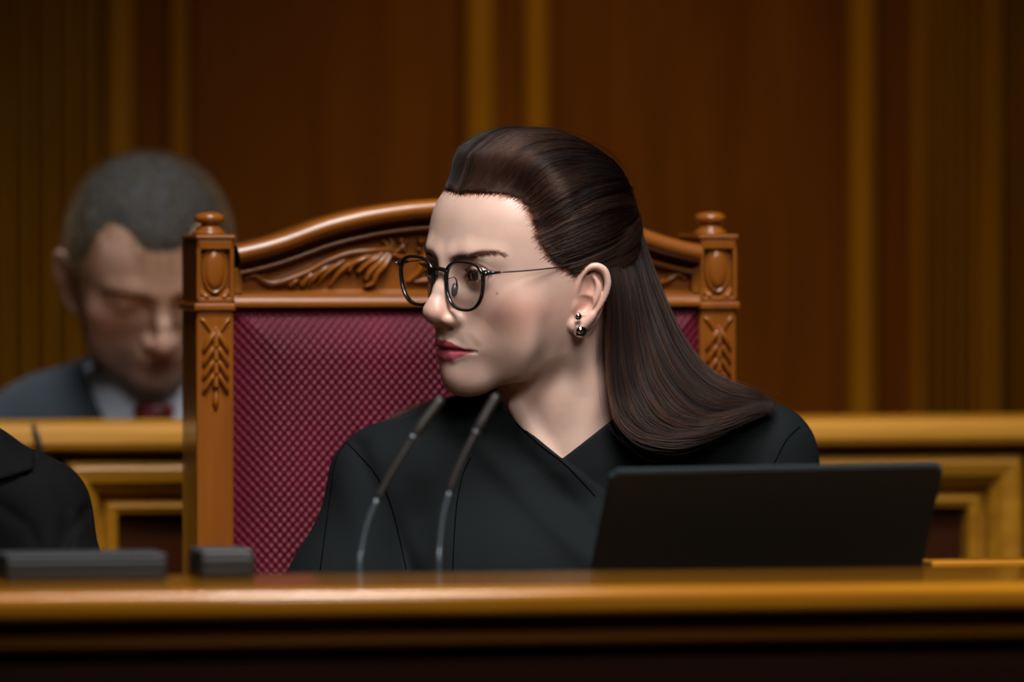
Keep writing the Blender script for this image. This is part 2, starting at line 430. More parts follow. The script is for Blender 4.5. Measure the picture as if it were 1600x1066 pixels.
def hair_mat(name, melanin, redness, rough=0.32, rr=0.45, rand=0.25, tint=None, ramp=None, ior=1.45):
    m = bpy.data.materials.new(name); m.use_nodes = True; nt = m.node_tree
    for n in list(nt.nodes): nt.nodes.remove(n)
    o = N(nt, 'ShaderNodeOutputMaterial'); h = N(nt, 'ShaderNodeBsdfHairPrincipled')
    h.parametrization = 'MELANIN'
    h.inputs['Melanin'].default_value = melanin; h.inputs['Melanin Redness'].default_value = redness
    ha = N(nt, 'ShaderNodeAttribute'); ha.attribute_name = 'tone'
    ad = N(nt, 'ShaderNodeMath', operation='ADD'); ad.inputs[1].default_value = melanin
    nt.links.new(ha.outputs['Fac'], ad.inputs[0]); nt.links.new(ad.outputs[0], h.inputs['Melanin'])
    h.inputs['Roughness'].default_value = rough; h.inputs['Radial Roughness'].default_value = rr
    h.inputs['IOR'].default_value = ior
    h.inputs['Random Color'].default_value = rand; h.inputs['Random Roughness'].default_value = 0.2
    if ramp:                                            # a colour of its own for each lock and strand
        h.parametrization = 'COLOR'
        rp = N(nt, 'ShaderNodeValToRGB'); rp.color_ramp.elements[0].color = (*ramp[0], 1); rp.color_ramp.elements[1].color = (*ramp[1], 1)
        a2 = N(nt, 'ShaderNodeMath', operation='MULTIPLY_ADD'); a2.inputs[1].default_value = -1.3; a2.inputs[2].default_value = 0.4
        nt.links.new(ha.outputs['Fac'], a2.inputs[0]); nt.links.new(a2.outputs[0], rp.inputs[0]); nt.links.new(rp.outputs[0], h.inputs['Color'])
    if tint: h.inputs['Tint'].default_value = (*tint, 1)
    nt.links.new(h.outputs[0], o.inputs[0])
    return m
def eye_mat(name, iris):
    m, nt, b = new_mat(name)
    tc = N(nt, 'ShaderNodeTexCoord'); sp = N(nt, 'ShaderNodeSeparateXYZ'); cb = N(nt, 'ShaderNodeCombineXYZ')
    ln = N(nt, 'ShaderNodeVectorMath', operation='LENGTH'); mr = N(nt, 'ShaderNodeMath', operation='MULTIPLY'); mr.inputs[1].default_value = 1 / 0.012
    rp = N(nt, 'ShaderNodeValToRGB'); r = rp.color_ramp
    r.elements[0].position = 0.0; r.elements[0].color = (0.004, 0.004, 0.004, 1)
    r.elements[1].position = 0.19; r.elements[1].color = (0.004, 0.004, 0.004, 1)
    for pos, c in ((0.21, iris), (0.42, tuple(x * 1.3 for x in iris)), (0.47, (0.02, 0.02, 0.02)), (0.51, (0.42, 0.38, 0.36)), (1.0, (0.42, 0.32, 0.29))):
        e = r.elements.new(pos); e.color = (*c, 1)
    g = N(nt, 'ShaderNodeMath', operation='GREATER_THAN'); g.inputs[1].default_value = 0
    mx = N(nt, 'ShaderNodeMixRGB'); mx.inputs[1].default_value = (0.55, 0.42, 0.38, 1)
    L = nt.links.new
    L(tc.outputs['Object'], sp.inputs[0]); L(sp.outputs[0], cb.inputs[0]); L(sp.outputs[2], cb.inputs[2])
    L(cb.outputs[0], ln.inputs[0]); L(ln.outputs['Value'], mr.inputs[0]); L(mr.outputs[0], rp.inputs[0])
    L(sp.outputs[1], g.inputs[0]); L(g.outputs[0], mx.inputs[0]); L(rp.outputs[0], mx.inputs[2]); L(mx.outputs[0], b.inputs['Base Color'])
    b.inputs['Roughness'].default_value = 0.12; b.inputs['Coat Weight'].default_value = 0.6; b.inputs['Coat Roughness'].default_value = 0.03
    return m
def cloth_mat(name, col, weave=2200, rough=0.85, sheen=0.25, wr=0.4):
    m, nt, b = new_mat(name)
    tc = N(nt, 'ShaderNodeTexCoord')
    n1 = N(nt, 'ShaderNodeTexNoise'); n1.inputs['Scale'].default_value = weave; n1.inputs['Detail'].default_value = 2
    n2 = N(nt, 'ShaderNodeTexNoise'); n2.inputs['Scale'].default_value = 14; n2.inputs['Detail'].default_value = 3
    b1 = N(nt, 'ShaderNodeBump'); b1.inputs['Strength'].default_value = 0.4; b1.inputs['Distance'].default_value = 0.0005
    b2 = N(nt, 'ShaderNodeBump'); b2.inputs['Strength'].default_value = wr; b2.inputs['Distance'].default_value = 0.006
    L = nt.links.new
    L(tc.outputs['Object'], n1.inputs['Vector']); L(tc.outputs['Object'], n2.inputs['Vector'])
    L(n1.outputs[0], b1.inputs['Height']); L(n2.outputs[0], b2.inputs['Height']); L(b2.outputs[0], b1.inputs['Normal']); L(b1.outputs[0], b.inputs['Normal'])
    b.inputs['Base Color'].default_value = (*col, 1); b.inputs['Roughness'].default_value = rough
    b.inputs['Sheen Weight'].default_value = sheen; b.inputs['Sheen Roughness'].default_value = 0.5
    b.inputs['Specular IOR Level'].default_value = 0.12
    return m
def strands(name, curves, radius, mat, parent, tone=None):
    """a hair object from equally long arrays: curves (m, n, 3) in metres, radius root/tip"""
    c = np.asarray(curves, F32); m, n = c.shape[:2]
    d = bpy.data.hair_curves.new(name); d.add_curves([n] * m)
    d.attributes['position'].data.foreach_set('vector', c.reshape(-1)) if 'position' in d.attributes else d.points.foreach_set('position', c.reshape(-1))
    ra = d.attributes.get('radius') or d.attributes.new('radius', 'FLOAT', 'POINT')
    r = np.linspace(0, 1, n)[None, :] ** 2 * (radius[1] - radius[0]) + radius[0]
    ra.data.foreach_set('value', np.repeat(r, m, 0).astype(F32).ravel())
    if tone is not None:
        d.attributes.new('tone', 'FLOAT', 'CURVE').data.foreach_set('value', np.ascontiguousarray(tone, F32))
    d.materials.append(mat)
    return link(bpy.data.objects.new(name, d), parent)
def project(f, p, it=6, level=0.0):
    """pull points onto f = level along the gradient"""
    p = np.array(p, F32)
    for _ in range(it):
        f0 = f(p) - level; g = np.zeros_like(p)
        for d in range(3):
            pp = p.copy(); pp[:, d] += 0.4; g[:, d] = (f(pp) - level - f0) / 0.4
        s = f0[:, None] * g / np.maximum((g ** 2).sum(1), 0.1)[:, None]
        p = p - np.clip(s, -12, 12)
    return p
def ray_level(f, c, d, level, r0=40.0, r1=190.0, it=26):
    """distance from c along unit directions d where f reaches level (f grows outwards)"""
    lo = np.full(len(d), r0, F32); hi = np.full(len(d), r1, F32)
    for _ in range(it):
        mid = (lo + hi) * 0.5
        ins = f((c + d * mid[:, None]).astype(F32)) < level
        lo = np.where(ins, mid, lo); hi = np.where(ins, hi, mid)
    return (lo + hi) * 0.5

M = {}
M['skin'] = skin_mat('fair_skin')
M['hair'] = hair_mat('dark_brown_hair', 0.0, 0.5, 0.36, 0.45, 0.1, ramp=((0.0035, 0.0014, 0.0010), (0.046, 0.0185, 0.0100)), ior=1.30)
M['cap'] = plain('hair_root_mass', (0.018, 0.009, 0.006), 0.6)
M['brow'] = hair_mat('brow_hair', 0.80, 0.5, 0.5, 0.5, 0.2)
M['eye'] = eye_mat('grey_green_eye', (0.030, 0.030, 0.024))
M['black_cloth'] = cloth_mat('black_wool', (0.0050, 0.0068, 0.0076), sheen=0.0)
M['seam'] = plain('seam_thread', (0.0015, 0.0015, 0.0018), 0.95, spec=0.0)
rng = np.random.default_rng(7)

# ------------------------------------------------------------------ the room, turned by ALPHA against the view
CA, SA = math.cos(ALPHA), math.sin(ALPHA)
def room(s, t, z): return Vector((s * CA - t * SA, s * SA + t * CA, z))
def rp(px, py, t):
    """room coordinates (s, z) of the point seen at a pixel on the plane at room depth t"""
    k = (px - 800.0) / FPX; d = t / (CA - k * SA)
    w = P(px, py, d)
    # refine for the small pitch of the camera
    for _ in range(3):
        tt = -w.x * SA + w.y * CA; d *= t / tt; w = P(px, py, d)
    return w.x * CA + w.y * SA, w.z
def plate_bm(s0, s1, z0, z1, t0, t1, bevel=0.0, seg=2):
    return box_bm(s1 - s0, t1 - t0, z1 - z0, ((s0 + s1) / 2, (t0 + t1) / 2, (z0 + z1) / 2), bevel, seg)

M['amber'] = wood('amber_varnished_wood', (0.30, 0.125, 0.008), (0.42, 0.19, 0.014), 0.42, 0.12, 'X', spec=0.2)
M['amber_v'] = wood('amber_varnished_wood_upright', (0.30, 0.118, 0.004), (0.39, 0.165, 0.007), 0.55, 0.0, 'Z', spec=0.06)
M['redwood'] = wood('red_brown_veneer', (0.125, 0.036, 0.002), (0.19, 0.058, 0.003), 0.55, 0.0, 'Z', 5, spec=0.06)
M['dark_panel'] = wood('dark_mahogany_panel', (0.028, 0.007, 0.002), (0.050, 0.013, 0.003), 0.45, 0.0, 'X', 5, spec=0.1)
M['chair_wood'] = wood('chestnut_carved_wood', (0.165, 0.045, 0.004), (0.25, 0.076, 0.007), 0.32, 0.4, 'Z', 7)
M['chair_rail'] = wood('chestnut_carved_wood_rail', (0.165, 0.045, 0.004), (0.25, 0.076, 0.007), 0.32, 0.4, 'X', 7)
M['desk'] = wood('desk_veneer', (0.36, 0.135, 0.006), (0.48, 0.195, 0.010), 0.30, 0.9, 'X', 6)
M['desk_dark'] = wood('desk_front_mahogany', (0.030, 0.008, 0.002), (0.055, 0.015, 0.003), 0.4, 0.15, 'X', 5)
M['desk_shaded'] = wood('desk_wood_shaded', (0.12, 0.040, 0.002), (0.18, 0.062, 0.003), 0.45, 0.0, 'X', 6, spec=0.1)  # desk wood darkened to hold the shade below the ledge

def carpet():
    m, nt, b = new_mat('dark_carpet')
    tc = N(nt, 'ShaderNodeTexCoord'); nz = N(nt, 'ShaderNodeTexNoise'); nz.inputs['Scale'].default_value = 300
    rp_ = N(nt, 'ShaderNodeValToRGB'); rp_.color_ramp.elements[0].color = (0.03, 0.008, 0.006, 1); rp_.color_ramp.elements[1].color = (0.07, 0.02, 0.014, 1)
    nt.links.new(tc.outputs['Object'], nz.inputs['Vector']); nt.links.new(nz.outputs[0], rp_.inputs[0]); nt.links.new(rp_.outputs[0], b.inputs['Base Color'])
    b.inputs['Roughness'].default_value = 0.95
    return m
fl = bm_obj('floor', box_bm(9, 12, 0.1, (0, 5.0, -0.05)), carpet()); fl.rotation_euler = (0, 0, ALPHA); tag(fl, kind='structure')

# ---- back wall with panels, fillets and reeded pilasters
TW = 7.74
wall = bm_obj('wall_back', box_bm(9.0, 0.12, 4.2, (0, 0.06, 2.1)), M['redwood'])
wall.location = room(1.5, TW, 0); wall.rotation_euler = (0, 0, ALPHA); tag(wall, kind='structure')
def wall_part(name, px0, px1, dep, mat, z0=0.0, z1=4.2, bev=0.008, parent=wall, base=0.0):
    s0 = rp(px0, 300, TW - base)[0] - 1.5; s1 = rp(px1, 300, TW - base)[0] - 1.5
    return bm_obj(name, plate_bm(s0, s1, z0, z1, -base - dep, -base, bev, 3), mat, parent, smooth=False)
def reeded(px0, px1, n, gap=0.25):
    wall_part('pilaster_board', px0, px1, 0.03, M['amber_v'], bev=0.004)
    w_ = (px1 - px0) / n
    for k in range(n):
        a = px0 + w_ * (k + gap / 2); b = px0 + w_ * (k + 1 - gap / 2)
        s0 = rp(a, 300, TW - .03)[0] - 1.5; s1 = rp(b, 300, TW - .03)[0] - 1.5; r = (s1 - s0) / 2; c = (s0 + s1) / 2
        pf = [(c + r * math.cos(x), -0.03 - 0.8 * r * math.sin(x)) for x in np.linspace(0, math.pi, 9)]
        bm = bmesh.new(); lo = [bm.verts.new((x, y, 0)) for x, y in pf]; hi = [bm.verts.new((x, y, 4.2)) for x, y in pf]
        for i in range(8): bm.faces.new((lo[i], lo[i + 1], hi[i + 1], hi[i]))
        bm.faces.new((lo[8], lo[0], hi[0], hi[8])); bm.faces.new(lo[::-1]); bm.faces.new(hi)
        bmesh.ops.recalc_face_normals(bm, faces=bm.faces)
        bm_obj('reed', bm, M['amber_v'], wall, smooth=True)
reeded(-160, 150, 9)
wall_part('fillet', 158, 204, 0.040, M['amber_v'], bev=0.012)
wall_part('fillet', 262, 290, 0.022, M['amber_v'], bev=0.010)
wall_part('fillet', 718, 766, 0.045, M['amber_v'], bev=0.014)
wall_part('fillet', 814, 852, 0.028, M['amber_v'], bev=0.012)
wall_part('fillet', 1316, 1358, 0.045, M['amber_v'], bev=0.014)
wall_part('fillet', 1420, 1438, 0.026, M['amber_v'], bev=0.008)
reeded(1440, 1526, 5)
wall_part('fillet', 1527, 1549, 0.050, M['amber_v'], bev=0.008)
reeded(1562, 1840, 9)
wall_part('veneer_panel', 300, 708, 0.008, M['redwood'], bev=0.003)
wall_part('veneer_panel', 866, 1306, 0.008, M['redwood'], bev=0.003)

# ---- bench front behind the chair, with cap rail and framed panels
TB = 6.565
def frame_ring(s0, s1, z0, z1, prof):
    """mitred frame: profile [(inset, t)...] run round a rectangle"""
    bm = bmesh.new(); rings = []
    for a, t in prof:
        rings.append([bm.verts.new(v) for v in ((s0 + a, t, z0 + a), (s1 - a, t, z0 + a), (s1 - a, t, z1 - a), (s0 + a, t, z1 - a))])
    for A, B in zip(rings, rings[1:]):
        for k in range(4): bm.faces.new((A[k], A[(k + 1) % 4], B[(k + 1) % 4], B[k]))
    bmesh.ops.recalc_face_normals(bm, faces=bm.faces)
    return bm
s_mid, zcap = rp(800, 659, TB)
zund = rp(800, 703, TB)[1]
bench = empty('bench_front', room(s_mid, TB, 0), ALPHA)
tag(bench, 'long amber wood bench front with framed mahogany panels behind the chair', 'bench')
def sb(px, py=760, t=TB): return rp(px, py, t)[0] - s_mid
capb = prism_bm([(-.012, zund - .0005), (-.020, zund + .004), (-.022, zund + .010), (-.020, zcap - .008), (-.012, zcap), (.16, zcap), (.16, zund)], sb(-500), sb(2100))
bm_obj('cap_rail', capb, M['amber'], bench)
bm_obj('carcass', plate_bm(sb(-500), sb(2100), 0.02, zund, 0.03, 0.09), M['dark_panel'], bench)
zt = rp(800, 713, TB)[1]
bm_obj('shadow_gap_strip', plate_bm(sb(-500), sb(2100), zt, zund, 0.012, 0.03), M['dark_panel'], bench)  # dark strip standing in for the shade under the cap rail
zb = 0.14
for a, b in ((-480, 92), (100, 690), (700, 1599), (1607, 2090)):
    s0, s1 = sb(a), sb(b)
    fr = [(0, .03), (0, .006), (.003, -.006), (.010, -.010), (.022, -.006), (.033, .006), (.035, .016), (.040, .018), (.041, .010), (.046, .006), (.052, .009), (.055, .020), (.056, .028)]
    f_ = bm_obj('panel_frame', frame_ring(s0, s1, zb, zt, fr), M['amber'], bench)
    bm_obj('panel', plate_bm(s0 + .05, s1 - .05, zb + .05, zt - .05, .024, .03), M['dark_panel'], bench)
bm_obj('plinth', plate_bm(sb(-500), sb(2100), 0, zb, 0.0, 0.03), M['amber'], bench)
cb = [P(*q) for q in ((52, 664, 6.60), (55, 672, 6.585), (60, 684, 6.58), (64, 700, 6.58), (66, 720, 6.58), (64, 800, 6.59))]
cab = tube('cable', [c - cb[-1] for c in cb], .0022, plain('black_cable', (.01, .01, .012), .5), None, 8); cab.location = cb[-1]
tag(cab, 'thin dark cable hanging over the bench rail at the left', 'cable')

# ---- carved relief helper
def relief(name, strokes, box, res, mat, parent, t, keep=2e-4):
    """strokes: lists of (s, z, half width, height); a raised mesh facing -t"""
    s0, s1, z0, z1 = box; ns, nz = int((s1 - s0) / res) + 1, int((z1 - z0) / res) + 1
    S, Z = np.meshgrid(np.linspace(s0, s1, ns), np.linspace(z0, z1, nz), indexing='ij'); Hh = np.zeros_like(S)
    for st in strokes:
        pts = spline(st, max(8, len(st) * 9)) if len(st) > 1 else np.array(st, float)
        for x, z, w, h in pts:
            w = max(w, 1e-5); i0, i1 = max(0, int((x - w - s0) / res)), min(ns, int((x + w - s0) / res) + 2); j0, j1 = max(0, int((z - w - z0) / res)), min(nz, int((z + w - z0) / res) + 2)
            if i0 >= i1 or j0 >= j1: continue
            r2 = ((S[i0:i1, j0:j1] - x) ** 2 + (Z[i0:i1, j0:j1] - z) ** 2) / (w * w)
            Hh[i0:i1, j0:j1] = np.maximum(Hh[i0:i1, j0:j1], h * np.sqrt(np.maximum(1 - r2, 0)))
    v = np.stack([S, t - Hh, Z], -1).reshape(-1, 3)
    idx = np.arange(ns * nz).reshape(ns, nz)
    f = np.stack([idx[:-1, :-1], idx[1:, :-1], idx[1:, 1:], idx[:-1, 1:]], -1).reshape(-1, 4)
    k = Hh.reshape(-1)[f].max(1) > keep; f = f[k]
    u, inv = np.unique(f, return_inverse=True)
    return mesh_obj(name, v[u], inv.reshape(-1, 4), mat, parent)

# ---- the carved chair
TC = 6.145
sc0, _ = rp(729, 500, TC)
chair = empty('carved_armchair', room(sc0, TC, 0), ALPHA)
tag(chair, 'tall carved wooden chair with finials and burgundy patterned back', 'chair')
def cp(px, py, t=TC):
    s, z = rp(px, py, t); return s - sc0, z
def cx(px, py=500): return cp(px, py)[0]
def cz(py): return cp(729, py)[1]
SL, SR = cx(366), cx(1093)                       # inner edges of the two posts
PW = cx(366) - cx(307)                           # post width
PD = 0.085                                       # post depth
z_block0, z_block1, z_fin = cz(478), cz(374), cz(331)
zseat = 0.50
for sd, (a, b) in ((-1, (SL - PW, SL)), (1, (SR, SR + PW * 1.02))):
    c = (a + b) / 2
    po = bm_obj('post', plate_bm(a, b, 0.0, z_block0 - .003, 0.0, PD, 0.003), M['chair_wood'], chair)
    bm_obj('post_moulding', plate_bm(a - .0025, b + .0025, z_block0 - .004, z_block0 + .003, -.0035, PD + .003, 0.0018), M['chair_wood'], po)
    # block as four stiles round a sunk field
    st = .0040
    bm = plate_bm(a, b, z_block0 + .003, z_block1, 0.006, PD, 0.002)
    join_bm(bm, plate_bm(a, a + st, z_block0 + .003, z_block1, -.0015, .01, .0012)); join_bm(bm, plate_bm(b - st, b, z_block0 + .003, z_block1, -.0015, .01, .0012))
    join_bm(bm, plate_bm(a, b, z_block0 + .003, z_block0 + .008, -.0015, .01, .0012)); join_bm(bm, plate_bm(a, b, z_block1 - .009, z_block1, -.0015, .01, .0012))
    bm_obj('post_block', bm, M['chair_wood'], po)
    bm_obj('block_cap', plate_bm(a - .001, b + .001, z_block1, z_block1 + .004, -.003, PD, .0015), M['chair_wood'], po)
    # oval boss with a rim, leaf corners
    zc_, hz_, hw_ = (z_block0 + z_block1) / 2 + .003, (z_block1 - z_block0) * .36, PW * .27
    # a domed oval with a rim round it, turned to face the front
    pr = [(0.001, -1.0), (.25, -.99), (.5, -.93), (.68, -.82), (.78, -.62), (.82, -.38), (.86, -.38), (.90, -.70), (.96, -.70), (1.0, -.40), (1.02, 0)]
    bm = lathe_bm([(r * 1.0, z) for r, z in pr][::-1], 36)
    for v in bm.verts: v.co = Vector((c + v.co.x * PW * .34, .006 + v.co.z * .0065, zc_ + v.co.y * hz_ * 1.02))
    bmesh.ops.recalc_face_normals(bm, faces=bm.faces)
    bm_obj('oval_boss', bm, M['chair_wood'], po, smooth=True)
    cl = [[(c + q * PW * .10, zc_ - hz_ * 1.20, .0018, .004), (c + q * PW * .24, zc_ - hz_ * 1.12, .0042, .0085), (c + q * PW * .36, zc_ - hz_ * .92, .0022, .004)] for q in (-1, 1)]
    cl += [[(c + q * PW * .30, zc_ + hz_ * 1.02, .0022, .003), (c + q * PW * .37, zc_ + hz_ * .84, .0012, .002)] for q in (-1, 1)]
    relief('corner_leaves', cl, (a + .003, b - .003, z_block0 + .004, z_block1 - .004), .0006, M['chair_wood'], po, .006)
    # husk of leaves hanging down the shaft
    zz = z_block0 - .012; hs = []
    L_ = cz(500) - cz(520)
    for q in (-1, 1):
        hs.append([(c + q * PW * .36, zz, .0016, .0022), (c + q * PW * .28, zz - .002, .0022, .003), (c + q * PW * .12, zz - .010, .0015, .003)])
        for j in range(4):
            y0 = zz - .010 - j * L_ * 1.05
            hs.append([(c + q * .0008, y0, .0016, .0045), (c + q * PW * .14, y0 - L_ * .55, .0032 - .0002 * j, .0062), (c + q * PW * .27, y0 - L_ * 1.25, .0026, .0050), (c + q * PW * .33, y0 - L_ * 1.7, .0009, .002)])
    for j in range(4): hs.append([(c, zz - .008 - j * L_ * 1.05, .0020, .005), (c, zz - .012 - (j + .9) * L_ * 1.05, .0030, .0075)])
    hs.append([(c, zz - .012 - 4.4 * L_, .0016, .003), (c, zz - .014 - 5.1 * L_, .0030, .005), (c, zz - .014 - 5.8 * L_, .0008, .002)])
    relief('leaf_husk', hs, (a + .002, b - .002, zz - .09, zz + .006), .0006, M['chair_wood'], po, 0.0)
    fh = z_fin - z_block1 - .004; r0 = PW * .42
    pf = [(r0 * 1.05, 0), (r0 * 1.08, .08), (r0 * .98, .16), (r0 * .80, .20), (r0 * .86, .28), (r0 * .70, .36), (r0 * .52, .42), (r0 * .56, .48), (r0 * .86, .55), (r0 * .98, .66), (r0 * .98, .78), (r0 * .84, .89), (r0 * .55, .96), (r0 * .15, 1.0)]
    fi = bm_obj('finial', lathe_bm([(r, zz_ * fh) for r, zz_ in pf], 28), M['chair_wood'], po, smooth=True); fi.location = (c, PD * .38, z_block1 + .004)
    # the far leg continues to the floor behind the seat
# arch of the crest
top_px = [(366, 383), (402, 375), (439, 364), (503, 341), (567, 325), (631, 315), (682, 311), (729, 310)]
lefts = [cp(*q) for q in top_px]
arch = [(s, z) for s, z in lefts] + [(SL + SR - s, z) for s, z in lefts[-2::-1]]
AC = spline(arch, 90)
tg = np.gradient(AC, axis=0); tg /= np.linalg.norm(tg, axis=1)[:, None]; nr_ = np.stack([-tg[:, 1], tg[:, 0]], -1)
def arch_sweep(prof, closed=True):
    vs, fs = [], []; m = len(prof); n = len(AC)
    for k in range(n):
        for a, t in prof: vs.append((min(max(AC[k, 0] + nr_[k, 0] * a, SL), SR), t, AC[k, 1] + nr_[k, 1] * a))
    for k in range(n - 1):
        for j in range(m): fs.append((k * m + j, k * m + (j + 1) % m, (k + 1) * m + (j + 1) % m, (k + 1) * m + j))
    return vs, fs
def arc_pts(c0, c1, r, a0, a1, n): return [(c0 + r * math.sin(a), c1 - r * math.cos(a)) for a in np.linspace(a0, a1, n)]
bead = [(0, .05), (0, .004)] + [(-.0085 + .0085 * math.cos(a), -.008 - .010 * math.sin(a)) for a in np.linspace(0.3, math.pi - .5, 9)] + [(-.0165, -.006), (-.0185, .006), (-.0225, .004), (-.0235, -.001), (-.0265, -.002), (-.0280, .004), (-.0285, .012), (-.0285, .05)]
v_, f_ = arch_sweep(bead); mesh_obj('crest_moulding', v_, f_, M['chair_rail'], chair, smooth=True)
zr0, zr1 = cz(481), cz(452)
vs, fs = [], []
for s, z in AC - nr_ * 0.02:
    s = min(max(s, SL), SR)
    vs += [(s, .010, zr1 - .004), (s, .010, z), (s, .05, z), (s, .05, zr1 - .004)]
for k in range(len(AC) - 1):
    for j in range(4): fs.append((k * 4 + j, k * 4 + (j + 1) % 4, k * 4 + 4 + (j + 1) % 4, k * 4 + 4 + j))
mesh_obj('crest_panel', vs, fs, M['chair_rail'], chair, smooth=False)
rail = [(.05, zr0), (-.002, zr0), (-.006, zr0 + .0015), (-.0065, zr0 + .0045), (-.003, zr0 + .006), (-.001, zr0 + .009), (-.0005, zr1 - .005), (.004, zr1 - .003), (.010, zr1), (.05, zr1)]
bm_obj('crest_rail', prism_bm(rail, SL, SR), M['chair_rail'], chair, smooth=False)
for a, b in ((SL, SL + .007), (SR - .007, SR)):
    bm_obj('end_stile', plate_bm(a, b, zr1 - .004, cz(418), -.001, .02, .001), M['chair_rail'], chair)
def leaf_strokes(mir):
    def q(px, py, w, h):
        s, z = cp(px, py); s = s if not mir else SL + SR - s; return (s, z, w * .00057, h * .00057)
    S = []
    S.append([q(386, 437, 4, 7), q(392, 431, 5, 11), q(402, 431, 5, 12), q(412, 438, 6, 13), q(428, 442, 7, 15), q(450, 437, 8, 17), q(480, 425, 8, 18), q(512, 408, 8, 19), q(545, 396, 9, 20), q(580, 392, 9, 20), q(606, 391, 7, 16), q(618, 396, 4, 8)])
    S.append([q(414, 430, 4, 12)])
    for a in ([(470, 434), (462, 440), (455, 445)], [(495, 424), (483, 434), (474, 444)], [(520, 412), (503, 424), (488, 438), (484, 446)], [(545, 404), (525, 416), (508, 430), (500, 444)], [(560, 402), (545, 414), (530, 428), (518, 446)]):
        S.append([q(*p_, [4.5, 6.5, 5.5, 3][min(i, 3)], [13, 17, 14, 6][min(i, 3)]) for i, p_ in enumerate(a)])
    for a in ([(604, 393), (588, 404), (572, 414), (562, 424)], [(608, 396), (594, 410), (580, 424), (574, 436)], [(612, 400), (602, 414), (590, 428), (584, 442), (574, 447)], [(590, 398), (570, 404), (552, 412), (548, 422)]):
        S.append([q(*p_, [5, 7.5, 7, 5, 4][i], [15, 21, 20, 17, 15][i]) for i, p_ in enumerate(a)])
    for a in ([(612, 392), (604, 380), (596, 374)], [(616, 392), (614, 378), (610, 370)], [(620, 394), (632, 384), (640, 378)], [(618, 398), (628, 402), (640, 400)]):
        S.append([q(*p_, [5, 5, 2.5][i], [14, 13, 5][i]) for i, p_ in enumerate(a)])
    for px, py, w in ((629, 377, 7), (634, 390, 5), (660, 377, 7), (657, 390, 5), (690, 372, 8)): S.append([q(px, py, w, w * 2.2)])
    S.append([q(640, 440, 4, 10), q(656, 425, 6, 14), q(664, 405, 7, 16), q(676, 390, 6, 14)])
    S.append([q(650, 440, 4, 8), q(676, 436, 6, 13), q(700, 420, 7, 15), q(722, 400, 6, 14)])
    return S
for mir in (False, True):
    xs = (SL + .004, (SL + SR) / 2) if not mir else ((SL + SR) / 2, SR - .004)
    o = relief('leaf_carving', leaf_strokes(mir), (xs[0], xs[1], zr1 - .006, cz(335)), .0007, M['chair_rail'], chair, .010)
# upholstered back with a woven diamond relief
zu0 = zseat + .05
ns, nz_ = 480, 330
S_, Z_ = np.meshgrid(np.linspace(SL, SR, ns), np.linspace(cz(905), zr0, nz_), indexing='ij')
pit = .0078
da = np.cos(2 * math.pi * (S_ + Z_ * .86) / pit); db = np.cos(2 * math.pi * (S_ - Z_ * .86) / pit)
pil = np.clip(.5 + .3 * (da + db), 0, 1)
un = np.clip(np.minimum.reduce([S_ - SL, SR - S_, zr0 - Z_]) / .045, 0, 1)
dome = .016 * (1 - (1 - un) ** 2) 
Tt = .006 - dome - .0019 * pil
v_ = np.stack([S_, Tt, Z_], -1).reshape(-1, 3); idx = np.arange(ns * nz_).reshape(ns, nz_)
f_ = np.stack([idx[:-1, :-1], idx[1:, :-1], idx[1:, 1:], idx[:-1, 1:]], -1).reshape(-1, 4)
def velvet():
    m, nt, b = new_mat('burgundy_jacquard')
    tc = N(nt, 'ShaderNodeTexCoord'); nz = N(nt, 'ShaderNodeTexNoise'); nz.inputs['Scale'].default_value = 1500; nz.inputs['Detail'].default_value = 3
    n2 = N(nt, 'ShaderNodeTexNoise'); n2.inputs['Scale'].default_value = 9
    r_ = N(nt, 'ShaderNodeValToRGB'); r_.color_ramp.elements[0].color = (0.068, 0.0025, 0.010, 1); r_.color_ramp.elements[1].color = (0.120, 0.0045, 0.019, 1)
    r_.color_ramp.elements[0].position = .3; r_.color_ramp.elements[1].position = .7
    bp = N(nt, 'ShaderNodeBump'); bp.inputs['Strength'].default_value = .5; bp.inputs['Distance'].default_value = .0006
    L = nt.links.new; L(tc.outputs['Object'], nz.inputs['Vector']); L(tc.outputs['Object'], n2.inputs['Vector']); L(n2.outputs[0], r_.inputs[0]); L(r_.outputs[0], b.inputs['Base Color'])
    L(nz.outputs[0], bp.inputs['Height']); L(bp.outputs[0], b.inputs['Normal'])
    b.inputs['Roughness'].default_value = .45; b.inputs['Specular IOR Level'].default_value = .24; b.inputs['Sheen Weight'].default_value = .0; b.inputs['Sheen Tint'].default_value = (1, .35, .4, 1); b.inputs['Sheen Roughness'].default_value = .35
    return m
M['velvet'] = velvet()
uph = mesh_obj('back_upholstery', v_, f_, M['velvet'], chair)
bm_obj('back_board', plate_bm(SL, SR, zu0, zr0 + .01, .012, .05), M['chair_wood'], chair)
bm_obj('lower_upholstery', plate_bm(SL + .002, SR - .002, zu0, cz(903), -.010, .012, .004), M['velvet'], chair)
bm_obj('seat', plate_bm(SL - .03, SR + .03, zseat - .09, zseat - .02, -.50, .02, .02, 3), M['chair_rail'], chair)
bm_obj('seat_cushion', plate_bm(SL - .01, SR + .01, zseat - .02, zseat + .0, -.48, .0, .01, 3), M['velvet'], chair)
for a in (SL - .01, SR - .04): bm_obj('leg', plate_bm(a, a + .05, 0, zseat - .08, -.48, -.43, .006), M['chair_wood'], chair)

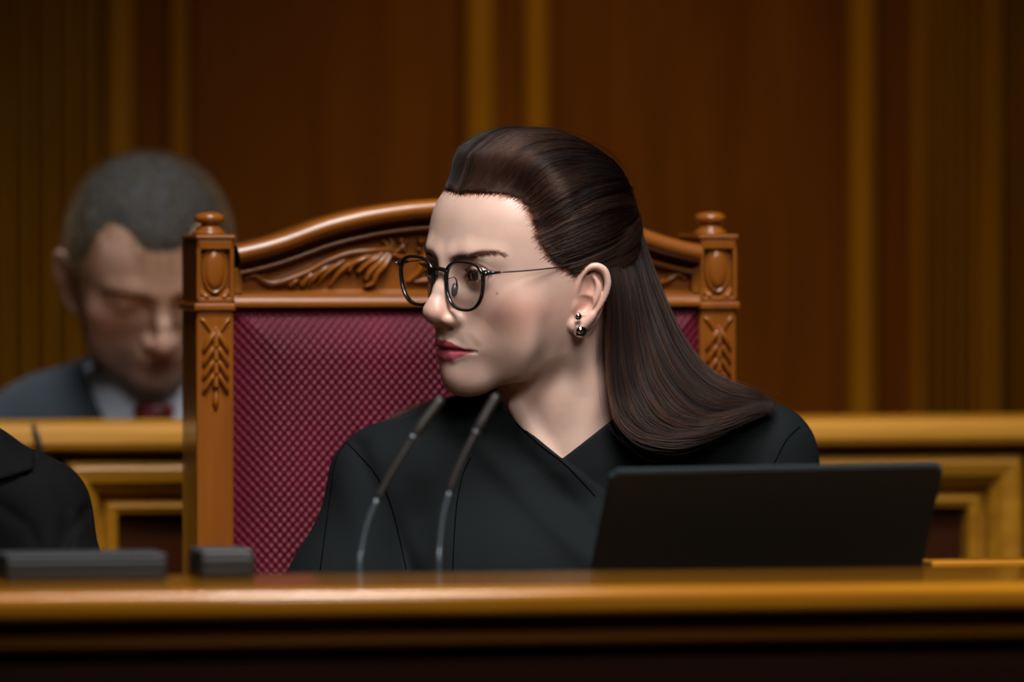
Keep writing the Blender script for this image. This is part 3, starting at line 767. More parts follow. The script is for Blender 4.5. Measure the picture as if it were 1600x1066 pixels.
# ---- the desk in front
TD = 5.047
sd0, zdt = rp(800, 919, TD)
desk = empty('presidium_desk', room(sd0, TD, 0), ALPHA)
tag(desk, 'long polished wooden desk with rounded edge across the foreground', 'desk')
E0, E1 = -1.25, 1.25
LED = .24                                      # depth of the raised ledge
DROP = .12                                     # the worktop lies lower behind it
ed = [(LED, zdt)] + [(.010 - .010 * math.sin(a), zdt - .009 + .009 * math.cos(a)) for a in np.linspace(0.0, math.pi / 2, 12)]
ed += [(.0005, zdt - .013)] + [(.006 - .0055 * math.cos(a), zdt - .015 - .006 * math.sin(a)) for a in np.linspace(0, math.pi / 2, 6)] + [(LED, zdt - .021)]
bm = prism_bm(ed, E0, E1)
o = bm_obj('ledge_top', bm, M['desk'], desk, smooth=True)
bm_obj('frieze', plate_bm(E0, E1, zdt - .040, zdt - .021, .022, .06), M['desk_shaded'], desk)
bd = [(.06, zdt - .035)] + [(.020 - .008 * math.sin(a), zdt - .0395 + .0050 * math.cos(a)) for a in np.linspace(0, math.pi, 10)] + [(.06, zdt - .045)]
bm_obj('bead_moulding', prism_bm(bd, E0, E1), M['desk_shaded'], desk, smooth=True)
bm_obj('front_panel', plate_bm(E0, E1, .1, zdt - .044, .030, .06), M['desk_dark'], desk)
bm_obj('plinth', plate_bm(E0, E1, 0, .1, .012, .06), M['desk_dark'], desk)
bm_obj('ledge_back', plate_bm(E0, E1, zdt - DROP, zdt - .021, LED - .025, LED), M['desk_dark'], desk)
bm_obj('worktop', plate_bm(E0, E1, zdt - DROP - .03, zdt - DROP, .05, .46, .003), M['desk'], desk)
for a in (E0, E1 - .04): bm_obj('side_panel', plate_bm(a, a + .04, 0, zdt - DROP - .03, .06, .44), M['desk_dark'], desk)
s_r, z_r = rp(1456, 877, TD + .42)
bm_obj('return_rim', plate_bm(s_r - sd0, E1, zdt - DROP, z_r, .42, .46, .002), M['desk'], desk)
# ------------------------------------------------------------------ things on the desk
M['matte_black'] = plain('matte_black_plastic', (0.010, 0.011, 0.012), 0.42, bump=(900, .15, .0003))
M['laptop'] = plain('black_laptop_shell', (0.0075, 0.0130, 0.0165), 0.55, spec=0.25, bump=(700, .1, .0003))
M['mic_dark'] = plain('mic_gooseneck', (0.022, 0.020, 0.018), 0.42, 0.3)
M['mic_steel'] = plain('mic_steel_sleeve', (0.10, 0.125, 0.145), 0.28, 0.7)
M['lit_top_plastic'] = plain('lit_black_plastic', (0.030, 0.036, 0.042), 0.4)  # black plastic with the light on its top put into the colour

def on_desk(px, t_off, z=None):
    """world point on the ledge (t_off behind the desk front) under pixel column px"""
    s, _ = rp(px, 900, TD + t_off); return room(s, TD + t_off, zdt if z is None else z)
# laptop, lid towards us
zw = zdt - DROP
tl = TD + .315
bl, br = rp(924, 885, tl), rp(1443, 885, tl)
s_l, s_r2 = bl[0], br[0]; wl = s_r2 - s_l
lap = empty('laptop', room((s_l + s_r2) / 2, tl, zw), ALPHA - math.radians(0.0))
tag(lap, 'open black laptop seen from behind on the desk at the right', 'laptop')
ttop = tl - .055                                     # the lid leans towards the camera
tlp, trp = rp(955, 738, ttop), rp(1476, 728, ttop)
cs = (s_l + s_r2) / 2
def lap_pt(s, t, z): return np.array((s - cs, t - tl, z - zw))
A_, B_ = lap_pt(bl[0], tl, bl[1]), lap_pt(br[0], tl, br[1]); C_, D_ = lap_pt(trp[0], ttop, trp[1]), lap_pt(tlp[0], ttop, tlp[1])
up_ = ((C_ - B_) + (D_ - A_)) / 2; ext = A_[2] / up_[2]
A0, B0 = A_ - up_ * (ext * .93), B_ - up_ * (ext * .93)
nrm_ = np.cross(B0 - A0, up_); nrm_ /= np.linalg.norm(nrm_)
bm = bmesh.new(); fv = []
for k in (0, 1):
    fv.append([bm.verts.new(tuple(q + nrm_ * (-.006 * k))) for q in (A0, B0, C_, D_)])
bm.faces.new(fv[0]); bm.faces.new(fv[1][::-1])
for i in range(4): bm.faces.new((fv[0][i], fv[1][i], fv[1][(i + 1) % 4], fv[0][(i + 1) % 4]))
bmesh.ops.recalc_face_normals(bm, faces=bm.faces)
vert_e = [e for e in bm.edges if abs((e.verts[0].co - e.verts[1].co).length - .006) < 1e-4]
bmesh.ops.bevel(bm, geom=vert_e, offset=.004, segments=4, affect='EDGES')
bmesh.ops.bevel(bm, geom=[e for e in bm.edges if e.calc_face_angle(0) > .8], offset=.0012, segments=2, affect='EDGES')
bm_obj('lid', bm, M['laptop'], lap)
base = box_bm(wl, .20, .014, (A0[0] + wl / 2 + .018, .115, .0075), .003); bm_obj('keyboard_base', base, M['laptop'], lap)
scr = bmesh.new(); ins = [(A0 + (B0 - A0) * u + (D_ - A0) * w_) - nrm_ * .0066 for u, w_ in ((.03, .06), (.97, .06), (.97, .95), (.03, .95))]
scr.faces.new([scr.verts.new(tuple(q)) for q in ins][::-1]); bm_obj('screen', scr, plain('dark_screen', (.01, .012, .015), .1), lap)
tube('hinge', [A0 + (B0 - A0) * .2 + np.array((0, .004, .004)), A0 + (B0 - A0) * .8 + np.array((0, .004, .004))], .0045, M['matte_black'], lap, 10)

# two gooseneck microphones
def mic(base_px, pts, dep, label):
    b = on_desk(base_px, .285, zdt - DROP)
    m_ = empty('gooseneck_microphone', b); tag(m_, label, 'microphone', 'gooseneck microphones on the desk')
    bm = lathe_bm([(.024, 0), (.024, .004), (.022, .006), (.008, .0075), (.006, .010)], 28); bm_obj('base', bm, M['matte_black'], m_, smooth=False)
    c = [P(px, py, d) - b for px, py, d in pts]; c[0] = Vector((c[0].x * 0, 0, .008)) if False else c[0]
    full = spline([(0, 0, .008)] + [tuple(x) for x in c], 60)
    k1 = 30; k2 = 46
    tube('steel_sleeve', full[:k1 + 1], .0022, M['mic_steel'], m_, 12)
    tube('gooseneck', full[k1:k2 + 1], .0026, M['mic_dark'], m_, 12)
    n2 = len(full) - k2
    tube('capsule', full[k2:], [.0030 + .0010 * min(1, i / 3) for i in range(n2 - 1)] + [.0026], M['mic_dark'], m_, 14)
    ring = full[k2 - 1:k2 + 1]; tube('ring', ring, .0036, M['mic_steel'], m_, 14)
    return m_
mic(563, [(562, 900, 5.44), (565, 860, 5.445), (577, 810, 5.45), (602, 756, 5.455), (634, 702, 5.46), (662, 660, 5.465), (691, 622, 5.47)], 0, 'left of the two thin gooseneck microphones, crossing the shoulder of the wrap top')
mic(686, [(686, 900, 5.44), (687, 855, 5.445), (694, 800, 5.45), (711, 744, 5.455), (735, 692, 5.46), (755, 655, 5.465), (777, 617, 5.47)], 0, 'right of the two thin gooseneck microphones, tip under the turned chin')

# low black device at the left and the small black box beside it
def desk_box(name, px0, px1, py_top, t0, t1, mat, bev):
    s0, zt_ = rp(px0, py_top, TD + t0); s1, _ = rp(px1, py_top, TD + t0)
    e = empty(name, room((s0 + s1) / 2, TD + (t0 + t1) / 2, zdt), ALPHA)
    h = zt_ - zdt; w_ = s1 - s0; d = t1 - t0
    return e, w_, d, h
e, w_, d_, h_ = desk_box('document_tray', 10, 262, 868, .165, .235, M['matte_black'], .002)
bm_obj('body', box_bm(w_, d_, h_ * .78, (0, 0, h_ * .39), .002), M['matte_black'], e)
bm_obj('lit_top', box_bm(w_, d_ * .98, h_ * .2, (0, .001, h_ * .9), .0015), M['lit_top_plastic'], e)  # paler slab standing in for the lit top of the case
for sx in (-1, 1): bm_obj('foot', box_bm(.012, d_ * .8, .0012, (sx * w_ * .4, 0, .0006)), M['matte_black'], e)
tag(e, 'low flat black case lying on the desk ledge at the left', 'case')
e, w_, d_, h_ = desk_box('small_box', 314, 400, 860, .170, .232, M['lit_top_plastic'], .004)
bm_obj('body', box_bm(w_, d_, h_ * .80, (0, 0, h_ * .40), .003), M['matte_black'], e)
bm_obj('lit_top', box_bm(w_ * .99, d_ * .98, h_ * .26, (0, 0, h_ * .87), .004, 3), M['lit_top_plastic'], e)  # paler slab standing in for the lit top of the box
tag(e, 'small rounded black box on the desk before the chair post', 'box')
# ------------------------------------------------------------------ the woman in the carved chair
MM = 0.001
W_ORG = np.array(P(822, 462, 6.0))
WR = rot_head(math.radians(54), math.radians(4), math.radians(3.5))
def px2v(px, py, d=0.0):
    """pixel -> view-frame mm about the woman's head, d mm behind the plane of the ears"""
    k = 0.55 * (1 + d / 6000.0)
    return np.array(((px - 822) * k, d, (462 - py) * k))
HW = Head()
def h2v(h): return np.asarray(h, float) @ WR.T
def v2w(v): return W_ORG + np.asarray(v, float) * MM

def garment_core(p):
    u, d, v = p[:, 0], p[:, 1], p[:, 2]
    f = chain(p, [(5, 40, -122), (-68, 36, -145), (-116, 33, -160)], [52, 49, 43], 10)
    f = smin(f, chain(p, [(82, 40, -116), (150, 36, -130), (203, 32, -140)], [52, 49, 43], 10), 30)
    f = smin(f, chain(p, [(-118, 30, -162), (-150, 10, -262), (-172, -10, -380), (-120, -150, -420)], [42, 53, 52, 44], 20), 26)
    f = smin(f, chain(p, [(205, 30, -142), (222, 12, -252), (236, -10, -380), (190, -150, -420)], [42, 48, 50, 44], 20), 26)
    f = smin(f, ell(p, (43, 45, -330), (150, 100, 240)), 50)
    f = smin(f, ell(p, (-15, -28, -262), (62, 52, 62)), 60)
    f = smin(f, ell(p, (95, -28, -258), (62, 52, 62)), 60)
    f = smin(f, chain(p, [(-40, 20, -560), (-60, -330, -560)], [85, 72]), 40)
    f = smin(f, chain(p, [(125, 20, -560), (145, -330, -560)], [85, 72]), 40)
    return f
def neck_f(p):
    f = chain(p, [(14, 12, -20), (32, 20, -85), (42, 30, -145)], [50, 52, 58], 10)
    s0 = h2v((60, -16, -22)); s1 = (44, -22, -150)
    f = smin(f, chain(p, [tuple(s0), (52, -22, -85), s1], [9, 8, 6]), 12)
    f = smin(f, chain(p, [(-8, -18, -95), (22, -28, -150)], [7, 6]), 12)
    return f
def woman_f(p):
    p = np.asarray(p, F32)
    f = HW((p @ WR.astype(F32)))
    i = np.nonzero(p[:, 2] < 0)[0]
    if len(i):
        q = p[i]
        g = smin(neck_f(q), garment_core(q) + 9, 16)
        f[i] = smin(f[i], g, 14)
    return f
def clip_low(fn, lo): return lambda p: np.maximum(fn(p), lo - p[:, 2])
wv, wq = mesh_sdf(lambda p: np.maximum(clip_low(woman_f, -178)(p), np.abs(p[:, 0] - 25) - 118), (-98, -115, -184), (150, 130, 142), 0.8)
woman = empty('person', tuple(P(860, 1300, 6.03)))
W_EMP = np.array(woman.location)
def wobj(name, v_mm, q, mat, parent=woman):
    o = mesh_obj(name, (v2w(v_mm) - W_EMP), q, mat, parent); return o
body = wobj('body', wv, wq, M['skin'])

def skin_tints(h, base, lips, blush, lipstick=True, stubble=0.0):
    """the skin's own colours, from head-frame positions"""
    m = h.copy(); m[:, 0] = np.abs(m[:, 0]); m = m.astype(F32)
    c = np.tile(np.array(base, float), (len(h), 1))
    def g(ctr, r): return np.exp(-(((m - np.array(ctr, F32)) / np.array(r, F32)) ** 2).sum(1))[:, None]
    def mixc(c, col, a): return c * (1 - a) + np.array(col) * a
    c = mixc(c, blush, 0.72 * g((52, 44, -6), (24, 30, 19)))
    c = mixc(c, blush, 0.45 * g((6, 97, -8), (13, 11, 11)))
    c = mixc(c, blush, 0.35 * g((0, 78, -66), (16, 14, 12)))
    c = mixc(c, blush, 0.55 * g((74, -14, 4), (12, 20, 30)))
    c = mixc(c, np.array(base) * (0.80, 0.72, 0.70), 0.6 * g((29, 80, 25), (17, 10, 9)))
    if lipstick:                                        # eye make-up along the lid margins
        t_ = np.clip((m[:, 0] - 31.3) / 13.2, -1, 1); a_ = np.sqrt(np.maximum(1 - t_ * t_, 0))
        e1 = np.exp(-((m[:, 2] - (25 + .8 * t_ + 4.6 * a_ ** 1.3)) / 1.3) ** 2); e2 = .5 * np.exp(-((m[:, 2] - (25 + .8 * t_ - 4.2 * a_ ** 1.4)) / 1.0) ** 2)
        k_ = np.maximum(e1, e2) * (np.abs(m[:, 0] - 31.5) < 15.5) * (m[:, 1] > 62)
        c = c * (1 - .72 * k_[:, None])
    ax, z = m[:, 0], m[:, 2]
    zp = np.interp(ax, [0, 8, 16, 23, 27], [-39.7, -39.3, -39.7, -40.2, -40.8])
    zu = np.interp(ax, [0, 2, 5, 12, 18, 25.5], [-31.9, -31.4, -30.5, -33.0, -36.0, -40.4]); zl = np.interp(ax, [0, 8, 16, 25], [-49.8, -49.0, -45.6, -41.0])
    a = (sstep(-0.7, 0.5, np.minimum(zu - z, z - zl)) * (m[:, 1] > 62) * (ax < 25.5))[:, None]
    lc = np.where((z > zp)[:, None], np.array(lips[0]), np.array(lips[1]))
    c = c * (1 - a * lips[2]) + lc * a * lips[2]
    return c
wh = wv @ WR
wc = skin_tints(wh, (0.60, 0.412, 0.340), ((0.210, 0.018, 0.034), (0.46, 0.080, 0.122), 0.95), (0.58, 0.255, 0.19))
# small mole on the cheek and a paler patch on the throat
mole = px2v(777, 457); dm = np.hypot(wv[:, 0] - mole[0], wv[:, 2] - mole[2])
wc = wc * (1 - 0.55 * np.exp(-(dm / 1.1) ** 2) * (wv[:, 1] < 0))[:, None]
bsp = spline([(11, 82, 38.6), (19, 80, 41.0), (30, 75, 43.6), (40, 68, 44.0), (48, 58, 42.0)], 24)      # tinted brow
bsp = project(HW, bsp, 6)
bd_ = np.full(len(wh), 1e9); ma = wh.copy(); ma[:, 0] = np.abs(ma[:, 0])
for k_, b_ in enumerate(bsp): bd_ = np.minimum(bd_, np.hypot(ma[:, 0] - b_[0], (ma[:, 2] - b_[2])) / np.interp(k_ / 23, [0, .25, .7, 1], [3.6, 4.0, 3.2, 1.4]))
wc = wc * (1 - np.array((.66, .73, .77)) * (0.95 * sstep(1.4, .4, bd_) * (ma[:, 1] > 40))[:, None])
set_colors(body, wc)
def eyeball(parent, emp, org, R, hd, side, mat, scale=1.0):
    bm = bmesh.new(); bmesh.ops.create_uvsphere(bm, u_segments=48, v_segments=32, radius=0.012 * scale)
    for w in bm.verts:                                  # cornea
        r = math.hypot(w.co.x, w.co.z)
        if w.co.y > 0 and r < 0.0056: w.co.y += 0.0011 * (1 - (r / 0.0056) ** 2)
    o = bm_obj('eye', bm, mat, parent, smooth=True)
    c = np.array((side * hd.eye[0], hd.eye[1], hd.eye[2])) @ R.T
    o.location = Vector(org + c * MM - emp)
    o.rotation_euler = Matrix((R @ np.diag((-1.0, 1, 1))).tolist()).to_3x3().normalized().to_euler()
    return o
for sd in (1, -1): eyeball(woman, W_EMP, W_ORG, WR, HW, sd, M['eye'])

# brows and lashes
def brow_strands(hd, n, pts, ln, seed):
    r = np.random.default_rng(seed); out = []
    sp = project(hd, spline(pts, 60), 6)
    for sx in (1, -1):
        t = r.random(n); i = (t * 58).astype(int)
        base = sp[i] + np.stack([r.normal(0, .5, n), np.zeros(n), r.uniform(-1, 1, n) * np.interp(t, [0, .25, .7, 1], [2.5, 2.9, 2.2, .9])], -1)
        dirn = np.stack([np.interp(t, [0, .3, 1], [.55, .9, 1.0]), np.full(n, .12), np.interp(t, [0, .3, .7, 1], [.8, .35, -.15, -.4])], -1)
        base[:, 0] = np.abs(base[:, 0]) * sx; dirn[:, 0] *= sx
        root = project(hd, base, 5, 0.0)
        L_ = ln * r.uniform(.6, 1.1, n)[:, None]
        mid = project(hd, root + dirn * L_ * .5, 3, 0.45); tip = project(hd, root + dirn * L_, 3, 0.6)
        out.append(np.stack([root, mid, tip], 1))
    return np.concatenate(out)
bs = brow_strands(HW, 480, [(11, 82, 38.6), (19, 80, 41.0), (30, 75, 43.6), (40, 68, 44.0), (48, 58, 42.0)], 5.0, 3)
def w_strands(name, hs, rad, mat, view=False, tone=None):
    v = hs if view else hs.reshape(-1, 3) @ WR.T
    v = v.reshape(hs.shape)
    return strands(name, v2w(v.reshape(-1, 3)).reshape(hs.shape) - W_EMP, rad, mat, woman, tone)
w_strands('eyebrow', bs, (0.00008, 0.00003), M['brow'])
def lashes(hd, n, seed, up=True):
    r = np.random.default_rng(seed); out = []
    for sx in (1, -1):
        t = r.uniform(-.95, 1, n); a = np.sqrt(np.maximum(1 - t * t, 0)); e = hd.eye
        z = e[2] + .8 * t + (4.6 * hd.lid * a ** 1.3 if up else -4.2 * a ** 1.4)
        x = 31.3 + 13.2 * t
        y = e[1] + np.sqrt(np.maximum((hd.er + 1.2) ** 2 - (x - e[0]) ** 2 - (z - e[2]) ** 2, 1))
        root = np.stack([x * sx, y, z], -1)
        dn = np.stack([sx * (0.5 * t + .15), np.full(n, .8), np.full(n, .1 if up else -.35)], -1)
        L_ = (7.0 if up else 4.0) * r.uniform(.7, 1.1, n)[:, None] * (0.75 + .35 * np.clip(t, 0, 1))[:, None]
        mid = root + dn * L_ * .55; tip = root + dn * L_ + np.array((0, 0, 2.6 if up else -.8)) * L_ / 7
        out.append(np.stack([root, mid, tip], 1))
    return np.concatenate(out)
w_strands('eyelashes', np.concatenate([lashes(HW, 240, 5), lashes(HW, 70, 6, False)]), (0.00012, 0.00004), M['brow'])

# ---- hair: swept back to a clip, the lower half falling over the shoulder
HC = np.array((0, -6, 37.0))
class HairCap:
    """hair volume as a radius over directions from the middle of the skull"""
    def __init__(s, hd, hairline, lift, nt=150, npz=300):
        s.nt, s.npz = nt, npz
        s.line = spline(hairline, 60)
        s.line = np.concatenate([s.line[::-1] * np.array((-1, 1, 1)), s.line[1:]])
        th = np.linspace(0.0, math.radians(150), nt); ph = np.linspace(-math.pi, math.pi, npz)
        T, Ph = np.meshgrid(th, ph, indexing='ij')
        D = np.stack([np.sin(T) * np.sin(Ph), np.sin(T) * np.cos(Ph), np.cos(T)], -1).reshape(-1, 3)   # ph = 0 looks forward
        s.D = D
        r = ray_level(hd.base, HC, D.astype(F32), 0.0, 40, 150, 16)
        q = HC + D * r[:, None]
        # signed distance behind the hairline, measured over the skull
        ld = s.line - HC; lth = np.arccos(ld[:, 2] / np.linalg.norm(ld, axis=1)); lph = np.arctan2(ld[:, 0], ld[:, 1])
        lim = np.interp(Ph.ravel(), lph, lth, left=9, right=9)             # hair where theta is smaller than this
        dist = np.full(len(q), 1e9)
        for k in range(0, len(s.line), 2): dist = np.minimum(dist, ((q - s.line[k]) ** 2).sum(1))
        sd = np.sqrt(dist) * np.where(T.ravel() < lim, 1, -1)
        s.skull = r.reshape(nt, npz); s.sd = sd.reshape(nt, npz)
        s.R = (r + lift(q, sd)).reshape(nt, npz)
    def at(s, d, tab):
        t = np.arccos(np.clip(d[:, 2], -1, 1)) / math.radians(150) * (s.nt - 1); p = (np.arctan2(d[:, 0], d[:, 1]) + math.pi) / (2 * math.pi) * (s.npz - 1)
        t = np.clip(t, 0, s.nt - 1.001); i = t.astype(int); j = np.clip(p.astype(int), 0, s.npz - 2); a = t - i; b = np.clip(p - j, 0, 1)
        return tab[i, j] * (1 - a) * (1 - b) + tab[i + 1, j] * a * (1 - b) + tab[i, j + 1] * (1 - a) * b + tab[i + 1, j + 1] * a * b
    def mesh(s, inset=2.0):
        v = HC + s.D * (s.R.ravel() - inset - 4.0 * sstep(14, 0, s.sd.ravel()))[:, None]
        idx = np.arange(s.nt * s.npz).reshape(s.nt, s.npz)
        f = np.stack([idx[:-1, :-1], idx[1:, :-1], idx[1:, 1:], idx[:-1, 1:]], -1).reshape(-1, 4)
        k = (s.sd.ravel()[f].max(1) > -7)
        u, inv = np.unique(f[k], return_inverse=True)
        return v[u], inv.reshape(-1, 4)
HLINE = [(0, 79, 102), (14, 78, 103), (28, 73, 103), (42, 61, 100), (52, 48, 93), (60, 39, 80), (64, 36, 66), (67, 33, 52), (69, 23, 38), (70, 9, 29), (70, -2, 24), (68, -14, 20), (62, -24, -5), (50, -45, -30), (20, -75, -40), (0, -80, -42)]
def w_lift(q, sd):
    top = sstep(50, 108, q[:, 2]); bk = sstep(25, -80, q[:, 1])
    big = (6.0 + top * (11.5 - 7.5 * bk)) * (1 - .36 * sstep(15, 72, q[:, 1]))
    return -3.0 + 3.2 * sstep(-3, 4, sd) + big * sstep(0, 34 + 26 * sstep(30, 75, q[:, 1]), sd)
CAPW = HairCap(HW, HLINE, w_lift)
cv_, cq_ = CAPW.mesh()
cap = wobj('hair_base', h2v(cv_), cq_, M['cap'])
GAT = np.array((6, -96, 80.0))
hl = spline(HLINE[:12], 120)
def sweep(n, seed, spread=1.0, t0max=0.55, flat=False):
    r = np.random.default_rng(seed)
    s = np.abs(r.random(n)) ** 0.9; side = np.where(r.random(n) < 0.66, 1, -1)
    root = hl[(s * 119).astype(int)] + r.normal(0, 1.9, (n, 3)); root[:, 0] *= side
    tgt = np.tile(GAT, (n, 1)) + np.stack([side * (2 + 18 * s), np.zeros(n), 10 - 34 * s], -1) + r.normal(0, 3.0, (n, 3))
    a = root - HC; a /= np.linalg.norm(a, axis=1)[:, None]; b = tgt - HC; b /= np.linalg.norm(b, axis=1)[:, None]
    om = np.arccos(np.clip((a * b).sum(1), -1, 1))[:, None]
    t0 = np.where(r.random(n) < 0.55, r.random(n) * 0.06 - 0.01, r.random(n) * t0max); t1 = np.minimum(1.0, t0 + r.uniform(.6, 1.1, n))
    NP = 26; out = np.zeros((n, NP, 3)); dep = r.random(n) ** 1.5 * 3.0 * spread - 0.4
    wav = r.normal(0, 1, (n, 3)); wob = r.uniform(0, 6.28, n)
    li = np.floor(s * 34 + 1.3 * np.sin(s * 23) + 9 * (side > 0) + 0.35 * r.normal(0, 1, n)); lock = (li * 2.399) % 6.28; lk2 = np.sin(li * 7.3)
    tone = 0.20 * np.sin(li * 5.17) + 0.12 * np.sin(li * 1.71 + 1) + r.normal(0, .10, n)
    for k in range(NP):
        t = t0 + (t1 - t0) * (k / (NP - 1)) ** 1.3; tt = t[:, None]
        d = (np.sin((1 - tt) * om) * a + np.sin(tt * om) * b) / np.sin(om)
        e = min(1, k / 6)
        d += (0.008 * np.sin(3.1 * t + wob)[:, None] * wav + 0.012 * np.sin(2.2 * t + lock)[:, None] * np.array((0, .3, 1))) * e
        d /= np.linalg.norm(d, axis=1)[:, None]
        lv = 0.4 - dep * e + (2.4 * np.sin(lock + 3.2 * t) * lk2 + 1.1 * np.sin(li * 3.3 + 7 * t)) * e
        if flat: lv = lv + 5.0 * (k / NP) ** 2
        rad = np.maximum(CAPW.at(d, CAPW.R) + lv, CAPW.at(d, CAPW.skull) + 0.2)
        out[:, k] = HC + d * rad[:, None]
    return out, tone
sw, tn = sweep(11000, 11)
w_strands('hair_swept_back', sw, (0.00019, 0.00011), M['hair'], tone=tn)
sw, tn = sweep(1300, 17, 0.12)
w_strands('hair_top_strands', sw, (0.00026, 0.00016), M['hair'], tone=tn * 1.2 - 0.16)  # lighter tone paints the brown overhead sheen onto surface strands
w_strands('stray_hair', sweep(90, 12, -1.2, 0.3, True)[0], (0.00006, 0.00003), M['hair'])
# fine short hairs along the hairline
def baby(n, seed):
    r = np.random.default_rng(seed); s = r.random(n); side = np.where(r.random(n) < .7, 1, -1)
    root = hl[(s * 112).astype(int)] + r.normal(0, 1.0, (n, 3)); fw = root - HC; root = root + np.array((0, 2.5, -1.0)) * np.abs(r.normal(0, 1, n))[:, None] * 1.3
    root[:, 0] *= side; b = GAT - HC; b = b / np.linalg.norm(b); out = np.zeros((n, 6, 3)); a = root - HC; a /= np.linalg.norm(a, axis=1)[:, None]
    L_ = r.uniform(.10, .34, n)[:, None]
    for k in range(6):
        d = a * (1 - L_ * k / 5) + b * L_ * k / 5; d /= np.linalg.norm(d, axis=1)[:, None]
        rad = np.maximum(CAPW.at(d, CAPW.skull) + 0.1 + 0.6 * k / 5, CAPW.at(d, CAPW.R) + .4)
        out[:, k] = HC + d * rad[:, None]
    return out
w_strands('hairline_wisps', baby(2200, 13), (0.000045, 0.00002), M['hair'])

GUIDES = [
 [(925, 400, -46), (948, 450, -47), (949, 540, -43), (953, 610, -46), (968, 660, -54), (1002, 688, -60), (1062, 695, -56), (1125, 672, -40)],
 [(945, 388, -36), (965, 450, -40), (971, 540, -42), (981, 610, -48), (1003, 655, -56), (1050, 680, -56), (1110, 674, -48), (1168, 652, -30)],
 [(962, 368, -15), (985, 450, -28), (999, 540, -36), (1016, 605, -44), (1050, 648, -50), (1095, 664, -46), (1150, 652, -34), (1200, 638, -20)],
 [(978, 338, 14), (1000, 420, 0), (1023, 500, -12), (1050, 565, -22), (1085, 612, -26), (1125, 636, -25), (1165, 641, -15), (1209, 637, -5)],
 [(986, 308, 44), (1004, 380, 38), (1030, 450, 28), (1062, 520, 16), (1098, 572, 6), (1132, 598, 0), (1168, 614, 0), (1202, 630, 5)]]
def falling(guides, n, seed, thick=9.0, NP=30, jit=1.6, frizz=1.0):
    r = np.random.default_rng(seed)
    G = np.array([spline([px2v(*g) for g in gd], NP) for gd in guides])            # (k, NP, 3)
    s = r.random(n) * (len(guides) - 1.001); i = s.astype(int); w = (s - i)[:, None, None]
    w = w * w * (3 - 2 * w) * 0.5 + w * 0.5
    c = G[i] * (1 - w) + G[i + 1] * w
    t = np.linspace(0, 1, NP)[None, :]
    off = r.normal(0, 1, (n, 1, 3)) * np.array((jit, thick * .45, jit))
    off[:, :, 1] = np.abs(off[:, :, 1])
    c = c + off * (0.6 + 0.8 * t[:, :, None])
    ph = r.uniform(0, 6.28, (n, 1)); lock = np.floor(s * 9)[:, None] * 1.7
    c[:, :, 0] += frizz * (0.8 * np.sin(7 * t + ph) * t + 1.6 * np.sin(4 * t + lock) * t)
    c[:, :, 2] += frizz * (0.8 * np.cos(6 * t + ph * 1.3) * t + 1.6 * np.cos(3.6 * t + lock) * t)
    c[:, :, 1] += 2.5 * np.sin(5 * t + lock * 1.9)
    # uneven ends
    ln = r.uniform(.78, 1.03, n); idx = np.clip(np.linspace(0, 1, NP)[None, :] * ln[:, None], 0, 1) * (NP - 1)
    i0 = np.minimum(idx.astype(int), NP - 2); fr = (idx - i0)[:, :, None]; rr = np.arange(n)[:, None]
    out = c[rr, i0] * (1 - fr) + c[rr, i0 + 1] * fr
    return out, 0.14 * np.sin(np.floor(s * 9) * 5.3) + 0.08 * np.sin(np.floor(s * 23) * 2.9) + r.normal(0, .07, n)
fa, tn = falling(GUIDES, 8000, 21)
w_strands('hair_long', fa, (0.00019, 0.00008), M['hair'], True, tn + 0.14)
fa, tn = falling(GUIDES, 900, 27, 2.0)
w_strands('hair_long_strands', fa - np.array((0, 3.0, 0)), (0.00026, 0.00010), M['hair'], True, tn * 1.3 + 0.04)
w_strands('stray_hair', falling(GUIDES, 160, 22, 14, 30, 7, 3.0)[0], (0.00006, 0.00003), M['hair'], True)
FAR = [[(800, 560, 55), (770, 600, 52), (730, 622, 46), (680, 634, 36), (630, 652, 26), (596, 668, 18)],
       [(805, 570, 60), (780, 612, 50), (742, 636, 36), (690, 648, 22), (650, 664, 12), (610, 690, 4)]]
w_strands('hair_far_side', falling(FAR, 900, 23, 10, 24, 3.0, 1.0)[0], (0.00015, 0.00006), M['hair'], True)
# gathered twist and clip at the back of the head
tw = [h2v(GAT + np.array(o)) for o in ((0, 6, 16), (3, -3, 8), (2, -5, -2), (4, -2, -12))]
tube('hair_twist', [v2w(x) - W_EMP for x in spline(tw, 12)], [0.004, .006, .007, .008, .008, .008, .008, .0075, .007, .006, .005, .003], M['cap'], woman, 12)
twr = np.random.default_rng(31)
tc_ = spline(tw, 24); tws = []
for k in range(700):
    a0 = twr.uniform(0, 6.28); rr_ = 7.6 + twr.normal(0, .5)
    aa = a0 + np.linspace(0, 2.2, 24); rad_ = rr_ * np.sin(np.linspace(.35, 2.8, 24)) ** .5
    tws.append(tc_ + np.stack([np.cos(aa) * rad_, np.sin(aa) * rad_, np.sin(aa * 2) * .8], -1))
w_strands('hair_twist_strands', np.array(tws), (0.00016, 0.0001), M['hair'], True)

